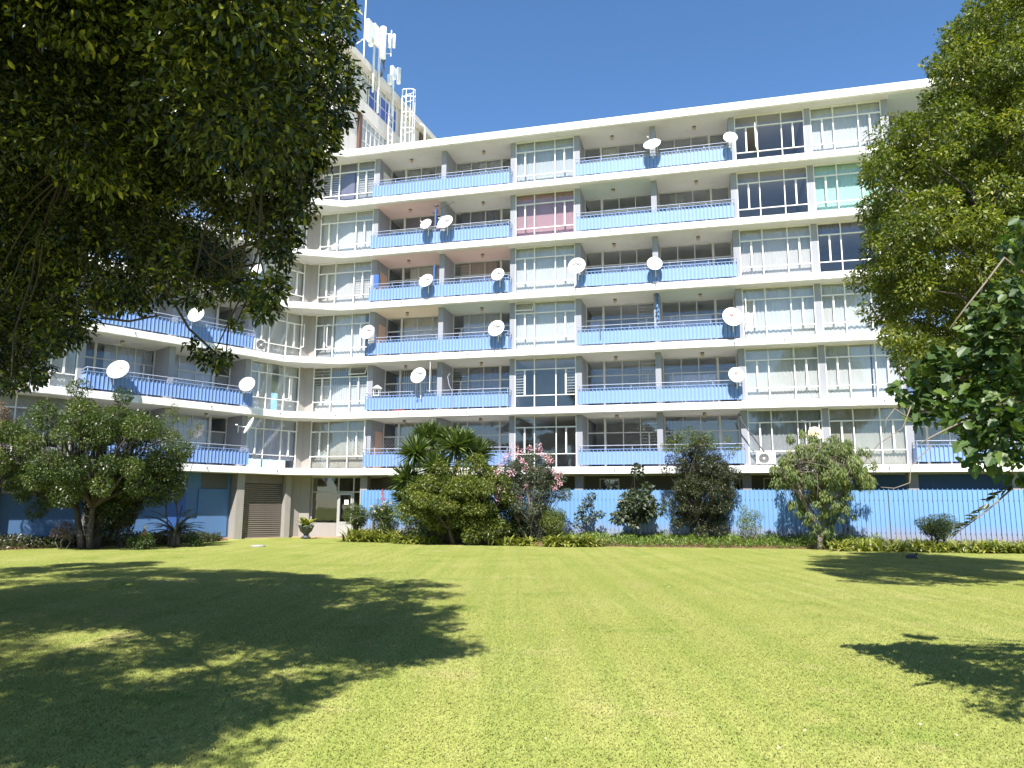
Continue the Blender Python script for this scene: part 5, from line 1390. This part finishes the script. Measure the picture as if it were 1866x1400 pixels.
# yucca
Yy = 33.2
e = empty('yucca', (at(790, 990, Yy)[0], Yy, .15), 'tall branched yucca with spiky heads above the round shrub', 'yucca')
m_ = MB(); b0 = np.array([at(800, 990, Yy)[0], Yy, .1])
HEADS = [(742, 868, 1.0), (757, 818, 1.0), (786, 800, 1.15), (792, 845, 1.0), (830, 806, 1.1), (812, 790, .7), (868, 822, 1.05), (846, 800, .8), (738, 900, .8), (765, 880, .7), (775, 785, .8)]
V_ = []
for i, (x, y, s_) in enumerate(HEADS):
    c = at(x, y + 8, Yy + rng.uniform(-.7, .7)); limb(m_, b0 + np.array([rng.uniform(-.3, .3), 0, 0]), c, .13, .07, .08, 6, 8); V_.append((c, s_))
m_.build('stem', 'bark_pale', e, smooth=True)
for c, s_ in V_:
    n = 220; d = unitv(rng.normal(size=(n, 3)) + np.array([0, 0, .55])); leaves('leaf_rosette', 'leaf_yucca', e, np.array(c) + d * .05, d, unitv(np.array([0, 0, 1.0]) + rng.normal(size=(n, 3)) * .3), .92 * s_ * rng.uniform(.75, 1.1, n), .085, np.clip(rng.normal(.5, .22, n), 0, 1), False, .06, .3)
# big round shrub
tree_thing('round_shrub', 'big bright green shrub in front of the yucca', 'shrub', tuple(at(835, 992, 31.8)[:2]) + (.1,), mixed(728, 938, 828, 988, 31.8, 90, .28, .6) + mixed(780, 935, 910, 992, 31.9, 16, .4, .6) + mixed(715, 800, 900, 975, 32.2, 8, .35, .5), 120, .10, 'leaf_bright', .09, stems=4, spread=.3, shrub=True, tips=.8)
# fan of palm fronds by the door
frond_plant('young_palm', 'young palm with arching fronds beside the entrance door', tuple(at(680, 985, 34.6)[:2]) + (.1,), 13, 1.75, .6, 'leaf_mid', .33, .25, 1.1, .75, .07, 30, .07, 1.35)
tree_thing('rose_bush', 'rose bush with cream blooms between the palm and the round shrub', 'shrub', tuple(at(700, 988, 34.0)[:2]) + (.1,), mixed(672, 728, 915, 972, 34.0, 12, .25, .4), 130, .075, 'leaf_mid', .025, stems=4, spread=.15, shrub=True)
rb = bpy.data.objects['rose_bush']
def blooms(parent, name, mat, spots, Y, r, n=26, L=.07):
    for (x, y) in spots:
        c = at(x, y, Y + rng.uniform(-.35, .1)); d = unitv(rng.normal(size=(n, 3))); leaves(name, mat, parent, c + d * r * rng.random((n, 1)), d, unitv(rng.normal(size=(n, 3)) + np.array([0, 0, .6])), L * rng.uniform(.7, 1.2, n), .8, None, True)
blooms(rb, 'bloom', 'petal_cream', [(683, 930), (690, 924), (700, 918), (712, 917), (722, 920), (676, 922), (697, 928)], 33.6, .07, 14, .06)
tree_thing('dark_shrub', 'dark green shrub just right of the entrance door', 'shrub', tuple(at(645, 985, 34.9)[:2]) + (.08,), mixed(630, 672, 915, 965, 34.9, 8, .25, .4), 130, .08, 'leaf_mid', .03, stems=3, spread=.1, shrub=True)
ca = empty('canna', (at(697, 985, 34.4)[0], 34.4, .15), 'canna with one red flower spike behind the cream roses', 'canna')
MB().tube([(at(697, 985, 34.4)[0], 34.4, .1), at(697, 915, 34.4), at(698, 892, 34.4)], [.02, .015, .008], 6).build('stem', 'bark_pale', ca)
blooms(ca, 'flower', 'petal_red', [(698, 895), (697, 902), (698, 908)], 34.3, .07, 16, .07)
straps('leaves', 'leaf_weed', ca, (at(700, 985, 34.4)[0], 34.4, .9), 14, .8, .16, .2, .9, .8, 5, .08)
# pink crepe myrtle
cm_blobs = mixed(886, 1047, 810, 985, 32.2, 85, .2, .45)
tree_thing('crepe_myrtle', 'crepe myrtle tree covered in pink flower clusters', 'tree', tuple(at(965, 985, 32.2)[:2]) + (.15,), cm_blobs, 130, .075, 'leaf_myrtle', .05, stems=5, spread=.22, bark='bark_pale')
cme = bpy.data.objects['crepe_myrtle']
blooms(cme, 'flower_cluster', 'petal_pink', [(938, 812), (946, 822), (938, 830), (982, 815), (984, 825), (995, 832), (1000, 836), (1003, 842), (918, 838), (912, 848), (922, 830), (907, 862), (950, 840), (963, 818), (975, 855), (957, 852), (1015, 870), (1008, 860), (992, 862), (930, 862), (921, 895), (912, 890), (906, 905), (960, 885), (1022, 862), (1018, 880), (895, 885), (985, 878), (1010, 890), (945, 905)], 31.4, .17, 34, .07)
tree_thing('yellow_shrub', 'yellow green small leaved shrub beneath the pink flowering tree', 'shrub', tuple(at(1010, 990, 31.2)[:2]) + (.1,), mixed(980, 1036, 925, 978, 31.2, 12, .2, .36), 170, .06, 'leaf_bright', .025, stems=4, spread=.12, shrub=True)
tree_thing('under_shrub', 'dark green undergrowth between round shrub and yellow shrub', 'shrub', tuple(at(930, 992, 32.6)[:2]) + (.1,), mixed(880, 990, 930, 990, 32.6, 16, .25, .45), 120, .075, 'leaf_mid', .03, stems=4, spread=.3, shrub=True)
tree_thing('climbing_sapling', 'thin climbing sapling with sparse leaves on the blue fence', 'shrub', tuple(at(1058, 985, 33.0)[:2]) + (.25,), [px_blob(x, y, 33, r, .8) for x, y, r in ((1078, 905, 9), (1070, 915, 10), (1062, 928, 10), (1056, 940, 9), (1068, 945, 8), (1085, 940, 8), (1096, 937, 7), (1050, 955, 8), (1075, 925, 8))], 70, .12, 'leaf_myrtle', .02, shrub=True, ratio=.55)
tree_thing('leafy_sapling', 'young large leaved sapling growing on the soil mound', 'tree', tuple(at(1160, 985, 32.2)[:2]) + (.25,), mixed(1118, 1205, 880, 972, 32.2, 22, .2, .36) + [px_blob(1163, 862, 32.2, 10, 1), px_blob(1160, 850, 32.2, 6, 1), px_blob(1196, 930, 32, 12, .8), px_blob(1125, 945, 32, 14, .8)], 55, .17, 'leaf_myrtle', .03, ratio=.6, tips=.8)
dk = mixed(1203, 1350, 788, 985, 32.0, 80, .22, .5)
tree_thing('dark_tree', 'dark bushy tree against the blue fence', 'tree', tuple(at(1275, 990, 32.0)[:2]) + (.2,), dk, 140, .075, 'leaf_dark', .07, stems=4, spread=.18, tips=.6)
C, A, Nn, T = blob_leaves([px_blob(x, y, 31.8, r, .9) for x, y, r in ((1225, 800, 12), (1240, 792, 12), (1258, 785, 10), (1270, 800, 14), (1290, 795, 12), (1300, 810, 12), (1330, 825, 12), (1345, 815, 8), (1215, 815, 12), (1325, 800, 8), (1235, 815, 16), (1285, 812, 16), (1255, 805, 16))], 130, .07)
leaves('new_shoots', 'leaf_bright', bpy.data.objects['dark_tree'], C, A, Nn, .07 * rng.uniform(.7, 1.3, len(C)), .35, T, True)
tree_thing('pale_rose_bush', 'twiggy pale leaved bush at the right foot of the dark tree', 'shrub', tuple(at(1365, 990, 31.0)[:2]) + (.15,), mixed(1332, 1395, 918, 985, 31.0, 16, .18, .32), 75, .065, 'leaf_peach', .02, stems=5, spread=.12, shrub=True, bark='bark_pale')
# peach tree
Yp = 29.3
e = empty('peach_tree', (at(1494, 998, Yp)[0], Yp, .05), 'peach tree with drooping narrow leaves and a forked trunk', 'tree')
m_ = MB(); b0 = np.array([at(1494, 998, Yp)[0], Yp, 0.0]); fk = at(1496, 972, Yp); limb(m_, b0, fk, .12, .10, .05, 5, 9)
arms = [[(1496, 972), (1476, 935), (1458, 895), (1446, 850)], [(1496, 972), (1507, 920), (1502, 870), (1495, 820)], [(1502, 925), (1525, 905), (1545, 885), (1560, 850)], [(1470, 915), (1440, 885), (1425, 860)], [(1500, 880), (1530, 850), (1545, 815)], [(1485, 900), (1475, 850), (1465, 810)]]
PB = []
for k, a_ in enumerate(arms):
    m_.tube([at(x, y, Yp + .15 * math.sin(k)) for x, y in a_], list(np.linspace(.075, .03, len(a_))), 7)
PB = mixed(1405, 1602, 788, 925, Yp, 95, .14, .32, 1.2) + mixed(1425, 1570, 890, 955, Yp, 26, .12, .22, 1.2) + mixed(1450, 1545, 925, 985, Yp, 14, .10, .18, 1.2)+ [px_blob(x, y, Yp, r, 1.2) for x, y, r in ((1463, 790, 9), (1440, 800, 9), (1520, 800, 10), (1545, 810, 9), (1588, 880, 10), (1415, 880, 12), (1410, 855, 10))]
for c, r in PB:
    q = at(*arms[rng.integers(6)][-1], Yp); limb(m_, q, c, .018, .006, .15, 5, 5)
m_.build('trunk', 'bark_pale', e, smooth=True)
C, A, Nn, T = blob_leaves(PB, 95, .13, hollow=.2, tips=.8)
A = unitv(A * .6 + np.array([0, 0, -.75])); leaves('crown', 'leaf_peach', e, C, A, unitv(Nn + np.array([0, -.5, 0])), .135 * rng.uniform(.7, 1.25, len(C)), .24, T, False, .15)
tree_thing('round_bush', 'neat round bush between the strap leaved rows on the right', 'shrub', tuple(at(1708, 990, 28.6)[:2]) + (.1,), mixed(1672, 1746, 932, 986, 28.6, 24, .2, .34), 190, .05, 'leaf_mid', .03, stems=3, spread=.1, shrub=True, tips=.7)
tree_thing('slim_conifer', 'slim dark seedling against the fence right of the peach tree', 'tree', tuple(at(1543, 985, 30.2)[:2]) + (.2,), [px_blob(1543, y, 30.2, r, 1.3) for y, r in ((972, 9), (960, 8), (948, 6), (938, 4))], 160, .05, 'leaf_dark', .02)
def weeds():
    u = rng.uniform(11.5, 24.5); d = np.interp(u, [9, 13, 20, 28], [3.0, 2.9, 2.2, 1.7]); t = rng.random()
    return np.array(W('R', u, FENCE_W - d * (1 - t) * .98, .03 + .24 * t ** .8 + rng.random() ** 2 * .28 * (.6 + .5 * math.sin(u * 2.2 + 1) ** 2)))
groundcover('weeds', 'bright green weeds growing along the foot of the fence', weeds, 15000, .13, 'leaf_weed', ratio=.28)
def under():
    u = rng.uniform(2.0, 11.5); d = np.interp(u, [1.8, 4, 6, 9, 13], [1.9, 2.3, 2.7, 3.0, 2.9]); t = rng.random()
    return np.array(W('R', u, FENCE_W - d * (1 - t) * .9, .03 + .24 * t ** .8 + rng.random() ** 2 * .2))
groundcover('undergrowth', 'dark leafy undergrowth beneath the shrubs by the entrance', under, 6000, .12, 'leaf_mid')
def right_weeds():
    u = rng.uniform(24.5, 34); t = rng.random()
    return np.array(W('R', u, FENCE_W - 1.65 * (1 - t), .03 + .24 * t ** .8 + rng.random() ** 2 * .12))
groundcover('ground_cover', 'thin green ground cover behind the right strap leaved rows', right_weeds, 3500, .11, 'leaf_weed')
# fallen leaves and petals
def litter():
    return np.array([*gnd(rng.uniform(950, 1860), rng.uniform(1030, 1390))[:2], .045])
n = 34; C = np.array([litter() for _ in range(n)])
tag(leaves('fallen_leaves', 'petal_cream', None, C, rng.normal(size=(n, 3)) * np.array([1, 1, .1]), np.array([0, 0, 1.0]) + rng.normal(size=(n, 3)) * .3, .045 * rng.uniform(.5, 1.2, n), .6, None, True), 'scattered pale fallen leaves on the mown lawn', 'leaves', kind='stuff')

# ------------------------------------------------------------------ cat lying on the lawn
q = gnd(1662, 1020); cz_ = .03
KS = .62
ct = empty('cat', (q[0], q[1], cz_), 'small dark cat lying on the grass at the edge of the right shade', 'cat')
def skin(name, joints, edges, mat, parent):
    me = bpy.data.meshes.new(name); me.from_pydata([j[:3] for j in joints], edges, [])
    o = bpy.data.objects.new(name, me); o.location = (q[0], q[1], cz_); o.scale = (KS,) * 3; link(o, parent)
    o.modifiers.new('skin', 'SKIN'); sv = me.skin_vertices[0].data
    for i, j in enumerate(joints): sv[i].radius = (j[3], j[3] * (j[4] if len(j) > 4 else 1))
    sv[0].use_root = True
    s_ = o.modifiers.new('sub', 'SUBSURF'); s_.levels = 2; s_.render_levels = 2
    me.materials.append(MATS[mat]); return o
J = [(0, 0, .12, .115), (-.13, .0, .125, .13), (-.24, .01, .10, .10), (.12, 0, .12, .10), (.19, -.02, .18, .07), (.235, -.05, .245, .068), (.245, -.105, .232, .040), (.255, -.125, .225, .022),
     (-.32, -.05, .05, .03), (-.28, -.14, .03, .022), (-.15, -.19, .03, .018), (-.20, -.10, .055, .055), (-.12, -.15, .03, .03), (.15, -.09, .05, .035), (.20, -.19, .025, .025), (.20, .05, .05, .035), (.27, -.06, .025, .025)]
E_ = [(0, 1), (1, 2), (0, 3), (3, 4), (4, 5), (5, 6), (6, 7), (2, 8), (8, 9), (9, 10), (1, 11), (11, 12), (3, 13), (13, 14), (3, 15), (15, 16)]
body = skin('body', J, E_, 'cat_fur', ct)
for s_ in (-1, 1):
    b_ = np.array([q[0] + KS * (.235 + s_ * .042), q[1] - KS * (.045 + s_ * .012), cz_ + KS * .285]); m_ = MB()
    m_.pts([b_ + KS * np.array([-.028, 0, 0]), b_ + KS * np.array([.028, 0, 0]), b_ + KS * np.array([0, .028, 0]), b_ + KS * np.array([s_ * .016, .0, .075])], [(0, 1, 3), (1, 2, 3), (2, 0, 3), (0, 2, 1)]); m_.build('ear', 'cat_fur', ct)
    m_ = MB().lathe((q[0] + KS * (.248 + s_ * .028), q[1] - KS * .118, cz_ + KS * .250), [(.002, -.004), (.005, 0), (.002, .004)], 8); m_.build('eye', 'petal_cream', ct)
MB().lathe((q[0] + KS * .256, q[1] - KS * .147, cz_ + KS * .224), [(.002, -.004), (.005, 0), (.002, .003)], 8).build('nose', 'cat_nose', ct)

# ------------------------------------------------------------------ grass blades: one square metre of turf set out over the lawn
n = 5200
bx, by = rng.uniform(0, 1, n) - .5, rng.uniform(0, 1, n) - .5
hh = rng.uniform(.007, .022, n); az = rng.uniform(0, 6.283, n); ln = rng.uniform(.6, 2.4, n)
wv = rng.uniform(.0022, .0042, n)
b0 = np.stack([bx, by, np.zeros(n)], 1); s_ = np.stack([np.cos(az), np.sin(az), np.zeros(n)], 1); l_ = np.stack([-np.sin(az), np.cos(az), np.zeros(n)], 1)
mid = b0 + l_ * (hh * ln * .3)[:, None] + np.array([0, 0, 1]) * (hh * .6)[:, None]; tip = b0 + l_ * (hh * ln)[:, None] + np.array([0, 0, 1]) * hh[:, None]
V = np.stack([b0 + s_ * wv[:, None], b0 - s_ * wv[:, None], mid - s_ * wv[:, None] * .8, mid + s_ * wv[:, None] * .8, tip], 1).reshape(-1, 3)
i5 = (np.arange(n) * 5)[:, None]
F4 = (i5 + np.array([[0, 1, 2, 3]])); F3 = (i5 + np.array([[3, 2, 4]]))
me = bpy.data.meshes.new('grass'); me.from_pydata(V.tolist(), [], F4.tolist() + F3.tolist()); me.update()
a = me.attributes.new('tint', 'FLOAT', 'POINT'); a.data.foreach_set('value', np.repeat(rng.random(n), 5).astype(np.float32))
me.materials.append(MATS['grass_blade'])
go = bpy.data.objects.new('grass', me); link(go)
tag(go, 'short mown grass blades covering the lawn', 'grass', kind='stuff')
ng = bpy.data.node_groups.new('turf', 'GeometryNodeTree')
ng.interface.new_socket('Geometry', in_out='INPUT', socket_type='NodeSocketGeometry'); ng.interface.new_socket('Geometry', in_out='OUTPUT', socket_type='NodeSocketGeometry')
gi, gout = ng.nodes.new('NodeGroupInput'), ng.nodes.new('NodeGroupOutput')
# the lawn area as a point list
def inside(x, y):
    if y < 2.2 or abs(x) > .74 * y + 1.5: return False
    p = np.array([x, y, 0]); uR, wR = (p - PR) @ DR, (p - PR) @ NR; uL, wL = (p - PL) @ DL, (p - PL) @ NL
    if uR > 1.4 and wR > FENCE_W - np.interp(uR, [1.8, 4, 6, 9, 13, 20, 28, 36], [1.9, 2.3, 2.7, 3.0, 2.9, 2.2, 1.7, 1.7]) + .4: return False
    if uL > 2.2 and wL > .95 - np.interp(uL, [2.5, 4, 6, 9, 14, 20], [1.2, 2.6, 3.2, 3.4, 3.2, 3.0]) + .4: return False
    if wR > -.2 or wL > -.1: return False
    return True
PTS = [(x, y) for y in range(2, 40) for x in range(-30, 31) if inside(x, y)]
pm = bpy.data.meshes.new('turf_points'); pm.from_pydata([(x, y, .002) for x, y in PTS], [], [])
# points ride along in the same mesh as loose vertices flagged by an attribute
nv = len(me.vertices); me.vertices.add(len(PTS)); co = np.zeros((len(me.vertices), 3), np.float32); me.vertices.foreach_get('co', co.ravel()); co[nv:] = [(x, y, .002) for x, y in PTS]; me.vertices.foreach_set('co', co.ravel())
fa = me.attributes.new('is_spot', 'BOOLEAN', 'POINT'); fa.data.foreach_set('value', [False] * nv + [True] * len(PTS)); me.update()
bpy.data.meshes.remove(pm)
na = ng.nodes.new('GeometryNodeInputNamedAttribute'); na.data_type = 'BOOLEAN'; na.inputs['Name'].default_value = 'is_spot'
sep = ng.nodes.new('GeometryNodeSeparateGeometry'); sep.domain = 'POINT'
inst = ng.nodes.new('GeometryNodeInstanceOnPoints'); rv = ng.nodes.new('FunctionNodeRandomValue'); rv.data_type = 'INT'
rv.inputs[4].default_value = 0; rv.inputs[5].default_value = 3
mu = ng.nodes.new('ShaderNodeMath'); mu.operation = 'MULTIPLY'; mu.inputs[1].default_value = math.pi / 2
cx_ = ng.nodes.new('ShaderNodeCombineXYZ')
L_ = ng.links.new
L_(gi.outputs[0], sep.inputs['Geometry']); L_(na.outputs[0], sep.inputs['Selection'])
L_(sep.outputs[0], inst.inputs['Points']); L_(sep.outputs[1], inst.inputs['Instance'])
L_(rv.outputs[2], mu.inputs[0]); L_(mu.outputs[0], cx_.inputs[2]); L_(cx_.outputs[0], inst.inputs['Rotation'])
L_(inst.outputs[0], gout.inputs[0])
md = go.modifiers.new('turf', 'NODES'); md.node_group = ng
